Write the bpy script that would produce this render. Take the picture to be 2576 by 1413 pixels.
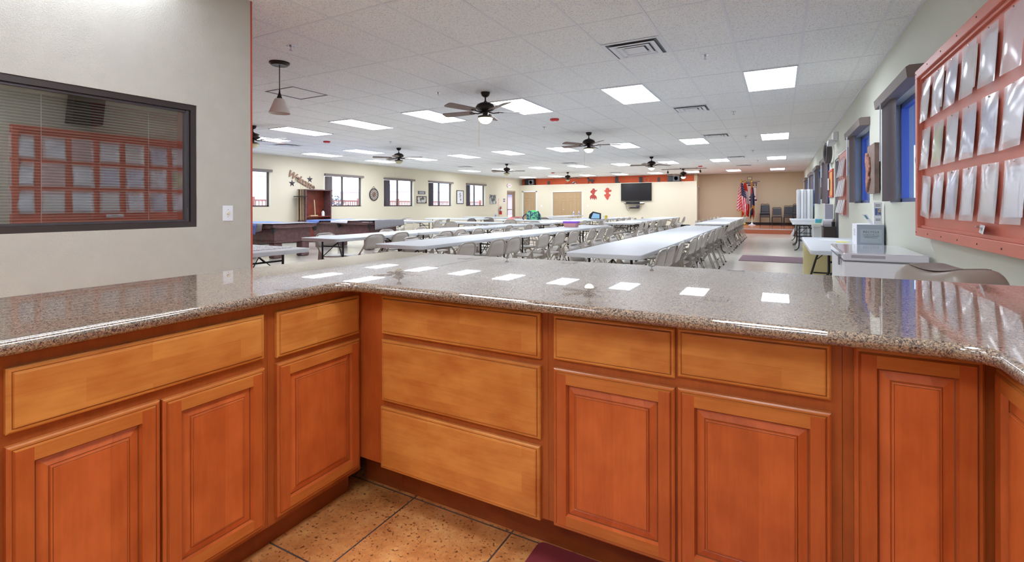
import bpy, bmesh, math, random
from mathutils import Vector, Matrix
random.seed(7)
PI = math.pi
SC = bpy.context.scene
COL = SC.collection
for o in list(bpy.data.objects):
    bpy.data.objects.remove(o)

# ------------------------------------------------------------------ camera
F, CY, YAW, ROLL, EYE = 1236.0, 516.8, 0.4996, -0.0024, 1.21
CEIL = 2.86
cam_d = bpy.data.cameras.new('camera')
cam_d.sensor_width = 36.0
cam_d.sensor_fit = 'HORIZONTAL'
cam_d.lens = F / 2576 * 36
cam_d.shift_y = -(706.5 - CY) / 2576
cam_d.clip_start = 0.05
cam_d.clip_end = 300
cam = bpy.data.objects.new('camera', cam_d)
COL.objects.link(cam)
fwd = Vector((-math.sin(YAW), math.cos(YAW), 0))
cam.rotation_mode = 'XYZ'
R = Matrix.Rotation(YAW, 4, 'Z') @ Matrix.Rotation(PI / 2, 4, 'X') @ Matrix.Rotation(ROLL, 4, 'Z')
cam.matrix_world = Matrix.Translation((0, 0, EYE)) @ R
SC.camera = cam

# ------------------------------------------------------------------ world, exposure
SC.view_settings.view_transform = 'Standard'
SC.view_settings.look = 'None'
SC.view_settings.gamma = 1
SC.view_settings.use_curve_mapping = False
SC.view_settings.exposure = 0.9
w = bpy.data.worlds.new('sky'); SC.world = w; w.use_nodes = True
wn = w.node_tree; wn.nodes.clear()
wo = wn.nodes.new('ShaderNodeOutputWorld'); wb = wn.nodes.new('ShaderNodeBackground')
tc = wn.nodes.new('ShaderNodeTexCoord'); sx = wn.nodes.new('ShaderNodeSeparateXYZ'); rp = wn.nodes.new('ShaderNodeValToRGB')
rp.color_ramp.elements[0].position = 0.0; rp.color_ramp.elements[0].color = (1.0, 1.0, 1.0, 1)
rp.color_ramp.elements[1].position = 0.6; rp.color_ramp.elements[1].color = (0.42, 0.66, 1.0, 1)
wn.links.new(tc.outputs['Generated'], sx.inputs[0]); wn.links.new(sx.outputs['Z'], rp.inputs[0])
wn.links.new(rp.outputs[0], wb.inputs[0]); wb.inputs[1].default_value = 3.2
wn.links.new(wb.outputs[0], wo.inputs[0])
PANEL_E = 10.0

# ------------------------------------------------------------------ materials
def lin(c):
    return tuple(((x / 255) / 12.92 if x / 255 <= 0.04045 else ((x / 255 + 0.055) / 1.055) ** 2.4) for x in c[:3]) + (1,)
class NT:
    def __init__(s, name):
        s.m = bpy.data.materials.new(name); s.m.use_nodes = True
        s.n = s.m.node_tree.nodes; s.l = s.m.node_tree.links
        s.b = s.n['Principled BSDF']
    def new(s, t, **kw):
        n = s.n.new('ShaderNode' + t)
        for k, v in kw.items():
            if hasattr(n, k): setattr(n, k, v)
            else: n.inputs[k].default_value = v
        return n
    def link(s, a, b): s.l.new(a, b)
    def set(s, **kw):
        for k, v in kw.items(): s.b.inputs[k.replace('_', ' ')].default_value = v
def ramp(t, pts, interp='LINEAR'):
    r = t.new('ValToRGB'); cr = r.color_ramp; cr.interpolation = interp
    while len(cr.elements) < len(pts): cr.elements.new(0.5)
    for e, (p, c) in zip(cr.elements, pts): e.position = p; e.color = c if len(c) == 4 else lin(c)
    return r
MATS = {}
def simple(name, c, rough=0.5, metal=0.0, spec=0.5, var=0.0, vscale=8, bump=0.0, bscale=60, coat=0.0, emit=None, estr=0, trans=0.0, alpha=1.0):
    if name in MATS: return MATS[name]
    t = NT(name); c = lin(c)
    t.set(Base_Color=c, Roughness=rough, Metallic=metal, Specular_IOR_Level=spec, Coat_Weight=coat, Coat_Roughness=0.05)
    if trans: t.set(Transmission_Weight=trans)
    if emit: t.set(Emission_Color=lin(emit), Emission_Strength=estr)
    if var or bump:
        co = t.new('TexCoord')
        if var:
            nz = t.new('TexNoise'); nz.inputs['Scale'].default_value = vscale; nz.inputs['Detail'].default_value = 4
            t.link(co.outputs['Object'], nz.inputs['Vector'])
            r = ramp(t, [(0.3, tuple(x * (1 - var) for x in c[:3]) + (1,)), (0.7, tuple(min(1, x * (1 + var)) for x in c[:3]) + (1,))])
            t.link(nz.outputs[0], r.inputs[0]); t.link(r.outputs[0], t.b.inputs['Base Color'])
        if bump:
            n2 = t.new('TexNoise'); n2.inputs['Scale'].default_value = bscale; n2.inputs['Detail'].default_value = 3
            t.link(co.outputs['Object'], n2.inputs['Vector'])
            bp = t.new('Bump'); bp.inputs['Strength'].default_value = bump; bp.inputs['Distance'].default_value = 0.004
            t.link(n2.outputs[0], bp.inputs['Height']); t.link(bp.outputs[0], t.b.inputs['Normal'])
    MATS[name] = t.m
    return t.m
def wood(name, axis, dark, light, board=0.075, rough=0.32, length=0.42, blotch=0.75):
    """figured maple: boards glued side by side; axis = grain direction 'h' or 'v'"""
    t = NT(name); co = t.new('TexCoord'); s = t.new('SeparateXYZ'); t.link(co.outputs['Object'], s.inputs[0])
    ad = t.new('Math', operation='ADD'); t.link(s.outputs['X'], ad.inputs[0]); t.link(s.outputs['Y'], ad.inputs[1])
    cb = t.new('CombineXYZ')
    if axis == 'h': t.link(ad.outputs[0], cb.inputs[0]); t.link(s.outputs['Z'], cb.inputs[1])
    else: t.link(s.outputs['Z'], cb.inputs[0]); t.link(ad.outputs[0], cb.inputs[1])
    br = t.new('TexBrick'); br.offset = 0.37
    br.inputs['Color1'].default_value = (0, 0, 0, 1); br.inputs['Color2'].default_value = (1, 1, 1, 1)
    br.inputs['Mortar Size'].default_value = 0; br.inputs['Scale'].default_value = 1
    br.inputs['Brick Width'].default_value = length; br.inputs['Row Height'].default_value = board
    t.link(cb.outputs[0], br.inputs['Vector'])
    mp = t.new('Mapping'); mp.inputs['Scale'].default_value = (4, 60, 1); t.link(cb.outputs[0], mp.inputs[0])
    ng = t.new('TexNoise'); ng.inputs['Scale'].default_value = 1.6; ng.inputs['Detail'].default_value = 6; ng.inputs['Distortion'].default_value = 0.6
    t.link(mp.outputs[0], ng.inputs['Vector'])
    mp2 = t.new('Mapping'); mp2.inputs['Scale'].default_value = (5, 9, 1); t.link(cb.outputs[0], mp2.inputs[0])
    nb = t.new('TexNoise'); nb.inputs['Scale'].default_value = 1.5; nb.inputs['Detail'].default_value = 3; t.link(mp2.outputs[0], nb.inputs['Vector'])
    a = t.new('Math', operation='MULTIPLY'); t.link(br.outputs['Color'], a.inputs[0]); a.inputs[1].default_value = 0.20
    b = t.new('Math', operation='MULTIPLY_ADD'); t.link(ng.outputs[0], b.inputs[0]); b.inputs[1].default_value = 0.28; t.link(a.outputs[0], b.inputs[2])
    c = t.new('Math', operation='MULTIPLY_ADD'); t.link(nb.outputs[0], c.inputs[0]); c.inputs[1].default_value = blotch; t.link(b.outputs[0], c.inputs[2])
    r = ramp(t, [(0.30, dark), (0.78, light)]); t.link(c.outputs[0], r.inputs[0]); t.link(r.outputs[0], t.b.inputs['Base Color'])
    t.set(Roughness=rough, Coat_Weight=0.25, Coat_Roughness=0.15, Specular_IOR_Level=0.4)
    MATS[name] = t.m
    return t.m
def granite():
    t = NT('granite'); co = t.new('TexCoord')
    n0 = t.new('TexNoise'); n0.inputs['Scale'].default_value = 30; n0.inputs['Detail'].default_value = 3; t.link(co.outputs['Object'], n0.inputs['Vector'])
    mx = t.new('MixRGB', blend_type='ADD'); mx.inputs[0].default_value = 0.03
    t.link(co.outputs['Object'], mx.inputs[1]); t.link(n0.outputs['Color'], mx.inputs[2])
    v = t.new('TexVoronoi'); v.inputs['Scale'].default_value = 430; t.link(mx.outputs[0], v.inputs['Vector'])
    sc = t.new('SeparateColor'); t.link(v.outputs['Color'], sc.inputs[0])
    n1 = t.new('TexNoise'); n1.inputs['Scale'].default_value = 175; n1.inputs['Detail'].default_value = 9; n1.inputs['Roughness'].default_value = 0.78; t.link(co.outputs['Object'], n1.inputs['Vector'])
    m = t.new('Math', operation='MULTIPLY_ADD'); t.link(sc.outputs[0], m.inputs[0]); m.inputs[1].default_value = 0.26
    m2 = t.new('Math', operation='MULTIPLY'); t.link(n1.outputs[0], m2.inputs[0]); m2.inputs[1].default_value = 1.15; t.link(m2.outputs[0], m.inputs[2])
    r = ramp(t, [(0.48, (18, 18, 23)), (0.585, (50, 44, 46)), (0.65, (104, 90, 82)), (0.73, (144, 122, 102)), (0.84, (166, 144, 120)), (0.98, (188, 168, 146))])
    t.link(m.outputs[0], r.inputs[0]); t.link(r.outputs[0], t.b.inputs['Base Color'])
    t.set(Roughness=0.35, Specular_IOR_Level=0.15, Coat_Weight=1.0, Coat_Roughness=0.012, Coat_IOR=2.0)
    return t.m
def tile_kitchen():
    t = NT('slate_tile'); co = t.new('TexCoord')
    mp = t.new('Mapping'); mp.inputs['Location'].default_value = (1.33, -1.13, 0); t.link(co.outputs['Object'], mp.inputs[0])
    br = t.new('TexBrick'); br.offset = 0; br.inputs['Scale'].default_value = 1; br.inputs['Brick Width'].default_value = 0.457; br.inputs['Row Height'].default_value = 0.457
    br.inputs['Mortar Size'].default_value = 0.0035; br.inputs['Mortar Smooth'].default_value = 0.1
    t.link(mp.outputs[0], br.inputs['Vector'])
    n = t.new('TexNoise'); n.inputs['Scale'].default_value = 7; n.inputs['Detail'].default_value = 9; n.inputs['Roughness'].default_value = 0.7; t.link(co.outputs['Object'], n.inputs['Vector'])
    r = ramp(t, [(0.3, (172, 104, 54)), (0.5, (210, 142, 82)), (0.72, (230, 178, 114))]); t.link(n.outputs[0], r.inputs[0])
    n2 = t.new('TexNoise'); n2.inputs['Scale'].default_value = 85; n2.inputs['Detail'].default_value = 6; t.link(co.outputs['Object'], n2.inputs['Vector'])
    r2 = ramp(t, [(0.33, (110, 74, 46)), (0.42, (255, 255, 255))]); t.link(n2.outputs[0], r2.inputs[0])
    mm = t.new('MixRGB', blend_type='MULTIPLY'); mm.inputs[0].default_value = 0.8; t.link(r.outputs[0], mm.inputs[1]); t.link(r2.outputs[0], mm.inputs[2])
    mg = t.new('MixRGB'); t.link(br.outputs['Fac'], mg.inputs[0]); t.link(mm.outputs[0], mg.inputs[1]); mg.inputs[2].default_value = lin((88, 76, 72))
    t.link(mg.outputs[0], t.b.inputs['Base Color'])
    bp = t.new('Bump'); bp.inputs['Strength'].default_value = 0.25; bp.inputs['Distance'].default_value = 0.004; t.link(n.outputs[0], bp.inputs['Height']); t.link(bp.outputs[0], t.b.inputs['Normal'])
    t.set(Roughness=0.4)
    return t.m
def vct():
    t = NT('waxed_vinyl_tile'); co = t.new('TexCoord')
    br = t.new('TexBrick'); br.offset = 0; br.inputs['Scale'].default_value = 1; br.inputs['Brick Width'].default_value = 0.3048; br.inputs['Row Height'].default_value = 0.3048
    br.inputs['Mortar Size'].default_value = 0.0012; br.inputs['Color1'].default_value = lin((222, 216, 204)); br.inputs['Color2'].default_value = lin((216, 210, 198)); br.inputs['Mortar'].default_value = lin((206, 200, 188))
    t.link(co.outputs['Object'], br.inputs['Vector']); t.link(br.outputs[0], t.b.inputs['Base Color'])
    n = t.new('TexNoise'); n.inputs['Scale'].default_value = 1.2; n.inputs['Detail'].default_value = 4; t.link(co.outputs['Object'], n.inputs['Vector'])
    bp = t.new('Bump'); bp.inputs['Strength'].default_value = 0.12; bp.inputs['Distance'].default_value = 0.01; t.link(n.outputs[0], bp.inputs['Height']); t.link(bp.outputs[0], t.b.inputs['Normal'])
    t.set(Roughness=0.25, Specular_IOR_Level=0.5, Coat_Weight=0.45, Coat_Roughness=0.08)
    return t.m
def ceiling_mat():
    t = NT('ceiling_tile'); co = t.new('TexCoord')
    n = t.new('TexNoise'); n.inputs['Scale'].default_value = 110; n.inputs['Detail'].default_value = 5; t.link(co.outputs['Object'], n.inputs['Vector'])
    r = ramp(t, [(0.33, (196, 195, 194)), (0.47, (240, 240, 239))]); t.link(n.outputs[0], r.inputs[0]); t.link(r.outputs[0], t.b.inputs['Base Color'])
    t.set(Roughness=0.95, Specular_IOR_Level=0.1)
    return t.m
def emis(name, c, s):
    t = NT(name); t.n.remove(t.b); e = t.new('Emission'); e.inputs[0].default_value = lin(c); e.inputs[1].default_value = s
    t.link(e.outputs[0], t.n['Material Output'].inputs[0]); MATS[name] = t.m
    return t.m
def fres_node(t, ior):
    fr = t.new('Fresnel'); ge = t.new('NewGeometry'); mr = t.new('MapRange')
    mr.inputs['To Min'].default_value = ior; mr.inputs['To Max'].default_value = 1 / ior
    t.link(ge.outputs['Backfacing'], mr.inputs['Value']); t.link(mr.outputs[0], fr.inputs[0])
    return fr
def glass(name, tint, refl, rough=0.0, fres=1.45):
    t = NT(name); t.n.remove(t.b)
    tr = t.new('BsdfTransparent'); tr.inputs[0].default_value = lin(tint)
    g = t.new('BsdfGlossy'); g.inputs['Roughness'].default_value = rough; g.inputs[0].default_value = (1, 1, 1, 1)
    fr = fres_node(t, fres)
    ad = t.new('Math', operation='ADD'); ad.use_clamp = True; ad.inputs[1].default_value = refl; t.link(fr.outputs[0], ad.inputs[0])
    mx = t.new('MixShader'); t.link(ad.outputs[0], mx.inputs[0]); t.link(tr.outputs[0], mx.inputs[1]); t.link(g.outputs[0], mx.inputs[2])
    t.link(mx.outputs[0], t.n['Material Output'].inputs[0]); MATS[name] = t.m
    return t.m
def plastic_sleeve():
    t = NT('clear_vinyl_sleeve'); t.n.remove(t.b)
    tr = t.new('BsdfTransparent'); tr.inputs[0].default_value = (0.93, 0.94, 0.97, 1)
    g = t.new('BsdfGlossy'); g.inputs['Roughness'].default_value = 0.16; g.inputs[0].default_value = (1, 1, 1, 1)
    co = t.new('TexCoord'); mp = t.new('Mapping'); mp.inputs['Scale'].default_value = (1, 7, 2.0); t.link(co.outputs['Object'], mp.inputs[0])
    n = t.new('TexNoise'); n.inputs['Scale'].default_value = 1.3; n.inputs['Detail'].default_value = 0.5; n.inputs['Distortion'].default_value = 0.5; t.link(mp.outputs[0], n.inputs['Vector'])
    bp = t.new('Bump'); bp.inputs['Strength'].default_value = 0.35; bp.inputs['Distance'].default_value = 0.015; t.link(n.outputs[0], bp.inputs['Height'])
    t.link(bp.outputs[0], g.inputs['Normal'])
    fr = fres_node(t, 1.5); t.link(bp.outputs[0], fr.inputs['Normal'])
    ad = t.new('Math', operation='MULTIPLY_ADD'); ad.use_clamp = True; t.link(fr.outputs[0], ad.inputs[0]); ad.inputs[1].default_value = 0.55; ad.inputs[2].default_value = 0.02
    df = t.new('BsdfDiffuse'); df.inputs[0].default_value = (0.93, 0.93, 0.98, 1)
    m0 = t.new('MixShader'); m0.inputs[0].default_value = 0.40; t.link(tr.outputs[0], m0.inputs[1]); t.link(df.outputs[0], m0.inputs[2])
    mx = t.new('MixShader'); t.link(ad.outputs[0], mx.inputs[0]); t.link(m0.outputs[0], mx.inputs[1]); t.link(g.outputs[0], mx.inputs[2])
    t.link(mx.outputs[0], t.n['Material Output'].inputs[0]); MATS['sleeve'] = t.m
    return t.m
def stripes(name, axis, period, c1, c2, duty=0.5, rough=0.8):
    t = NT(name); co = t.new('TexCoord'); s = t.new('SeparateXYZ'); t.link(co.outputs['Object'], s.inputs[0])
    d = t.new('Math', operation='DIVIDE'); t.link(s.outputs[axis], d.inputs[0]); d.inputs[1].default_value = period
    f = t.new('Math', operation='FRACT'); t.link(d.outputs[0], f.inputs[0])
    g = t.new('Math', operation='GREATER_THAN'); t.link(f.outputs[0], g.inputs[0]); g.inputs[1].default_value = duty
    m = t.new('MixRGB'); t.link(g.outputs[0], m.inputs[0]); m.inputs[1].default_value = lin(c1); m.inputs[2].default_value = lin(c2)
    t.link(m.outputs[0], t.b.inputs['Base Color']); t.set(Roughness=rough)
    MATS[name] = t.m
    return t.m
def spots(name, c1, c2, scale, thr=0.5, rough=0.7, sharp=0.03):
    t = NT(name); co = t.new('TexCoord'); n = t.new('TexNoise'); n.inputs['Scale'].default_value = scale; n.inputs['Detail'].default_value = 4
    t.link(co.outputs['Object'], n.inputs['Vector']); r = ramp(t, [(thr - sharp, c1), (thr + sharp, c2)]); t.link(n.outputs[0], r.inputs[0]); t.link(r.outputs[0], t.b.inputs['Base Color'])
    t.set(Roughness=rough); MATS[name] = t.m
    return t.m

M_GRAN = granite()
M_DH = wood('maple_drawer_front', 'h', (182, 100, 40), (220, 150, 74), board=0.06, length=0.40)
M_DH2 = wood('maple_rail', 'h', (186, 102, 44), (220, 146, 72), board=0.3, length=1.3, blotch=0.4)
M_DV = wood('maple_door_panel', 'v', (176, 84, 38), (212, 112, 56), board=0.10, length=3.0, blotch=0.7)
M_DVS = wood('maple_stile', 'v', (180, 88, 40), (214, 118, 58), board=0.6, length=3.0, blotch=0.45)
M_FRV = wood('maple_frame', 'v', (156, 78, 34), (194, 104, 48), board=0.6, length=3.0, blotch=0.45)
M_GLAZE = simple('brown_glaze', (138, 70, 30), 0.5)
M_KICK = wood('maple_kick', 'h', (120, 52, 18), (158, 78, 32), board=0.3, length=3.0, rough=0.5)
M_TILE = tile_kitchen(); M_VCT = vct(); M_CEIL = ceiling_mat()
M_TBAR = simple('white_grid_bar', (226, 227, 230), 0.6)
M_WALLK = simple('kitchen_wall_paint', (190, 187, 177), 0.6, bump=0.5, bscale=140, var=0.03)
M_WALL = simple('cream_wall_paint', (220, 211, 188), 0.7, bump=0.12, bscale=90)
M_WALLR = simple('pale_wall_paint', (206, 208, 194), 0.7, bump=0.2, bscale=110)
M_TAN = simple('tan_wall_paint', (208, 190, 160), 0.75)
M_ORANGE = simple('orange_accent_paint', (238, 112, 70), 0.7)
M_RED = simple('terracotta_paint', (190, 84, 66), 0.6)
M_BOARD = simple('terracotta_board_paint', (208, 116, 96), 0.45, var=0.06, vscale=3)
M_BASEB = simple('dark_brown_baseboard', (58, 44, 40), 0.5)
M_STAGE = wood('stage_laminate', 'h', (164, 92, 62), (196, 120, 86), board=0.12, length=1.2, rough=0.25)
M_WHITE = simple('white_paint', (232, 232, 230), 0.5)
M_TABLE = simple('speckled_table_plastic', (206, 210, 214), 0.42, var=0.04, vscale=240)
M_TABSIDE = M_TABLE
M_BLK = simple('black_steel', (34, 32, 34), 0.4, metal=0.2)
M_CHAIR = simple('beige_steel', (176, 168, 158), 0.32, metal=0.15, spec=0.6)
M_CHAIRP = simple('beige_steel_panel', (186, 178, 170), 0.36, metal=0.1, spec=0.6)
M_RUB = simple('black_rubber', (20, 20, 20), 0.7)
M_BRZ = simple('dark_bronze_frame', (66, 58, 56), 0.4, metal=0.3)
M_BRZ2 = simple('bronze_window_frame', (74, 60, 58), 0.5)
M_FAN = simple('oil_rubbed_bronze', (44, 34, 28), 0.35, metal=0.6, spec=0.6)
M_BLADE = simple('walnut_fan_blade', (120, 96, 84), 0.5, var=0.1, vscale=12)
M_VAL = simple('taupe_blind_fabric', (128, 116, 112), 0.7)
M_VALD = simple('dark_taupe_vane', (92, 82, 86), 0.7)
M_GLASS = glass('window_glass', (248, 250, 252), 0.03)
M_GLASSB = glass('blue_tinted_window_glass', (150, 172, 226), 0.04)
M_GLASSK = glass('dark_pass_window_glass', (196, 196, 194), 0.28)
M_SLEEVE = plastic_sleeve()
M_PAPER = simple('white_paper', (226, 226, 230), 0.8)
M_MAHOG = simple('mahogany_wood', (102, 72, 74), 0.3, var=0.3, vscale=14, coat=0.3)
M_MAHOGR = simple('cherry_cabinet_wood', (124, 52, 36), 0.35, var=0.25, vscale=5)
M_BLUECL = simple('blue_bed_sheet', (110, 138, 206), 0.9, var=0.12, vscale=6)
M_GREYCL = simple('grey_sheet', (150, 148, 154), 0.9)
M_WHITECL = simple('white_sheet', (232, 234, 240), 0.9)
M_BRASS = simple('brass', (200, 160, 70), 0.3, metal=0.9)
M_CHROME = simple('chrome', (210, 210, 214), 0.15, metal=1.0)
M_BLKPL = simple('black_plastic', (22, 22, 25), 0.35)
M_GREYPL = simple('grey_plastic', (120, 120, 128), 0.5)
M_REDPL = simple('red_plastic', (206, 44, 44), 0.4)
M_DOORT = simple('tan_door_paint', (176, 148, 112), 0.5)
M_WPL = simple('white_plastic', (236, 238, 244), 0.3)
M_CREAM = simple('cream_low_wall_paint', (214, 200, 148), 0.65)
M_VINYL = simple('black_vinyl', (52, 52, 58), 0.42, var=0.1, vscale=40)
M_LIGHT = emis('troffer_diffuser_glow', (236, 243, 255), PANEL_E)
M_BULB = emis('warm_bowl_glow', (255, 238, 205), 3.0)
M_BOWL = simple('alabaster_glass', (208, 204, 160), 0.3)

# ------------------------------------------------------------------ mesh builder
class MB:
    def __init__(s): s.v = []; s.f = []; s.m = []
    def add(s, vs, fs, m=0):
        n = len(s.v); s.v += [tuple(p) for p in vs]; s.f += [tuple(i + n for i in f) for f in fs]; s.m += [m] * len(fs)
        return s
    def box(s, x0, y0, z0, x1, y1, z1, m=0):
        vs = [(x, y, z) for z in (z0, z1) for y in (y0, y1) for x in (x0, x1)]
        return s.add(vs, [(0, 2, 3, 1), (4, 5, 7, 6), (0, 1, 5, 4), (2, 6, 7, 3), (0, 4, 6, 2), (1, 3, 7, 5)], m)
    def quad(s, a, b, c, d, m=0): return s.add([a, b, c, d], [(0, 1, 2, 3)], m)
    def prism(s, pts, fn, d0, d1, m=0, mc=None):
        """pts 2D outline ccw; fn(u,v,d)->xyz"""
        n = len(pts); vs = [fn(u, v, d0) for u, v in pts] + [fn(u, v, d1) for u, v in pts]
        s.add(vs, [(i, (i + 1) % n, n + (i + 1) % n, n + i) for i in range(n)], m)
        k = len(s.v) - 2 * n; mc = m if mc is None else mc
        s.f += [tuple(k + i for i in reversed(range(n))), tuple(k + n + i for i in range(n))]; s.m += [mc, mc]
        return s
    def tube(s, pts, r, seg=8, m=0, cyc=False, ell=1.0):
        P = [Vector(p) for p in pts]; n = len(P); rings = []
        up = None
        for i in range(n):
            if cyc: t = (P[(i + 1) % n] - P[i - 1])
            else: t = P[min(i + 1, n - 1)] - P[max(i - 1, 0)]
            t.normalize()
            if up is None:
                up = Vector((0, 0, 1)) if abs(t.z) < 0.9 else Vector((1, 0, 0))
            a = t.cross(up)
            if a.length < 1e-6: a = t.cross(Vector((0, 1, 0)))
            a.normalize(); b = a.cross(t).normalized(); up = b
            rr = r[i] if isinstance(r, (list, tuple)) else r
            rings.append([P[i] + a * math.cos(2 * PI * k / seg) * rr + b * math.sin(2 * PI * k / seg) * rr * ell for k in range(seg)])
        vs = [p for q in rings for p in q]; fs = []
        for i in range(n if cyc else n - 1):
            j = (i + 1) % n
            for k in range(seg): fs.append((i * seg + k, i * seg + (k + 1) % seg, j * seg + (k + 1) % seg, j * seg + k))
        if not cyc: fs += [tuple(reversed(range(seg))), tuple((n - 1) * seg + k for k in range(seg))]
        return s.add(vs, fs, m)
    def lathe(s, prof, c, seg=20, m=0, axis='z'):
        vs = []; fs = []; n = len(prof)
        for r, h in prof:
            for k in range(seg):
                a = 2 * PI * k / seg; x, y, z = r * math.cos(a), r * math.sin(a), h
                if axis == 'x': x, y, z = h, r * math.cos(a), r * math.sin(a)
                if axis == 'y': x, y, z = r * math.cos(a), h, r * math.sin(a)
                vs.append((c[0] + x, c[1] + y, c[2] + z))
        for i in range(n - 1):
            for k in range(seg): fs.append((i * seg + k, i * seg + (k + 1) % seg, (i + 1) * seg + (k + 1) % seg, (i + 1) * seg + k))
        if prof[0][0] > 1e-5: fs.append(tuple(reversed(range(seg))))
        if prof[-1][0] > 1e-5: fs.append(tuple((n - 1) * seg + k for k in range(seg)))
        return s.add(vs, fs, m)
    def grid(s, fn, nu, nv, m=0, thick=0.0):
        vs = [fn(i / nu, j / nv) for j in range(nv + 1) for i in range(nu + 1)]
        fs = [(j * (nu + 1) + i, j * (nu + 1) + i + 1, (j + 1) * (nu + 1) + i + 1, (j + 1) * (nu + 1) + i) for j in range(nv) for i in range(nu)]
        return s.add(vs, fs, m)
    def build(s, name, mats, parent=None, smooth=False, bevel=0.0, bseg=2, solid=0.0, recenter=True):
        me = bpy.data.meshes.new(name)
        off = Vector((0, 0, 0))
        if parent is not None: off = wloc(parent)
        elif recenter and s.v:
            xs = [p[0] for p in s.v]; ys = [p[1] for p in s.v]; zs = [p[2] for p in s.v]
            off = Vector(((min(xs) + max(xs)) / 2, (min(ys) + max(ys)) / 2, min(zs)))
        me.from_pydata([(p[0] - off.x, p[1] - off.y, p[2] - off.z) for p in s.v], [], s.f)
        if not isinstance(mats, (list, tuple)): mats = [mats]
        for m in mats: me.materials.append(m)
        for p, mi in zip(me.polygons, s.m): p.material_index = mi
        bm = bmesh.new(); bm.from_mesh(me)
        bmesh.ops.recalc_face_normals(bm, faces=bm.faces)
        if bevel:
            es = [e for e in bm.edges if len(e.link_faces) == 2 and e.calc_face_angle(0) > 0.6]
            bmesh.ops.bevel(bm, geom=es, offset=bevel, segments=bseg, affect='EDGES', profile=0.5, clamp_overlap=True)
        bm.to_mesh(me); bm.free()
        if smooth:
            for p in me.polygons: p.use_smooth = True
            try: me.set_sharp_from_angle(angle=math.radians(40))
            except Exception: pass
            if bevel:
                for p in me.polygons:
                    if len(p.vertices) > 4 or max(abs(q) for q in p.normal) > .9995: p.use_smooth = False
        o = bpy.data.objects.new(name, me); COL.objects.link(o)
        if parent is not None: o.parent = parent
        else: o.location = off
        if solid:
            md = o.modifiers.new('solid', 'SOLIDIFY'); md.thickness = solid; md.offset = 0
        return o
def wloc(o):
    l = Vector(o.location)
    while o.parent is not None: o = o.parent; l += Vector(o.location)
    return l
def tag(o, label, cat, group=None, kind=None):
    o['label'] = label; o['category'] = cat
    if group: o['group'] = group
    if kind: o['kind'] = kind
    return o
def struct(o): o['kind'] = 'structure'; return o
def thing(name, label, cat, loc=(0, 0, 0), group=None):
    o = bpy.data.objects.new(name, None); o.empty_display_size = 0.1; COL.objects.link(o); o.location = loc
    return tag(o, label, cat, group)
def dup(root, loc, rz=0.0, label=None, group=None):
    def rec(o, par):
        c = o.copy(); COL.objects.link(c)
        if par is not None: c.parent = par
        for ch in KIDS.get(o.name, []): rec(ch, c)
        return c
    r = rec(root, None); r.location = loc; r.rotation_euler = (0, 0, rz)
    if label: r['label'] = label
    if group: r['group'] = group
    return r
KIDS = {}
def register(root):
    for o in [root] + list(root.children_recursive):
        KIDS[o.name] = list(o.children)
def text_obj(body, size, loc, rot, mat, parent, name='lettering', depth=0.001, align='CENTER', shear=0, spacing=1.0, off=0.0):
    cu = bpy.data.curves.new('t', 'FONT'); cu.body = body; cu.size = size; cu.extrude = depth; cu.align_x = align; cu.align_y = 'CENTER'; cu.shear = shear; cu.space_character = spacing; cu.offset = off
    to = bpy.data.objects.new('t', cu); COL.objects.link(to)
    bpy.context.view_layer.update()
    me = bpy.data.meshes.new_from_object(to.evaluated_get(bpy.context.evaluated_depsgraph_get()))
    bpy.data.objects.remove(to)
    me.materials.clear(); me.materials.append(mat)
    mx = Matrix.Translation(Vector(loc) - (wloc(parent) if parent is not None else Vector((0, 0, 0)))) @ Matrix([list(r) + [0] for r in rot] + [[0, 0, 0, 1]])
    me.transform(mx)
    o = bpy.data.objects.new(name, me); COL.objects.link(o)
    if parent is not None: o.parent = parent
    return o
# rotation bases (columns: text right, text up, text normal)
def basis(r, u, n): return [[r[i], u[i], n[i]] for i in range(3)]
B_NEGY = basis((1, 0, 0), (0, 0, 1), (0, -1, 0))     # faces -Y (toward camera)
B_NEGX = basis((0, -1, 0), (0, 0, 1), (-1, 0, 0))    # faces -X (on right wall)
B_POSX = basis((0, 1, 0), (0, 0, 1), (1, 0, 0))      # faces +X (on left wall)

def wall_x(name, x0, x1, y0, y1, z0, z1, holes, mat):
    mb = MB(); ys = sorted({y0, y1} | {h[0] for h in holes} | {h[1] for h in holes})
    for a, b in zip(ys, ys[1:]):
        hs = sorted([(h[2], h[3]) for h in holes if h[0] < (a + b) / 2 < h[1]]); z = z0
        for h0, h1 in hs:
            if h0 > z: mb.box(x0, a, z, x1, b, h0)
            z = h1
        if z < z1: mb.box(x0, a, z, x1, b, z1)
    return struct(mb.build(name, mat, recenter=False))
def wall_y(name, y0, y1, x0, x1, z0, z1, holes, mat):
    mb = MB(); xs = sorted({x0, x1} | {h[0] for h in holes} | {h[1] for h in holes})
    for a, b in zip(xs, xs[1:]):
        hs = sorted([(h[2], h[3]) for h in holes if h[0] < (a + b) / 2 < h[1]]); z = z0
        for h0, h1 in hs:
            if h0 > z: mb.box(a, y0, z, b, y1, h0)
            z = h1
        if z < z1: mb.box(a, y0, z, b, y1, z1)
    return struct(mb.build(name, mat, recenter=False))

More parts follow.
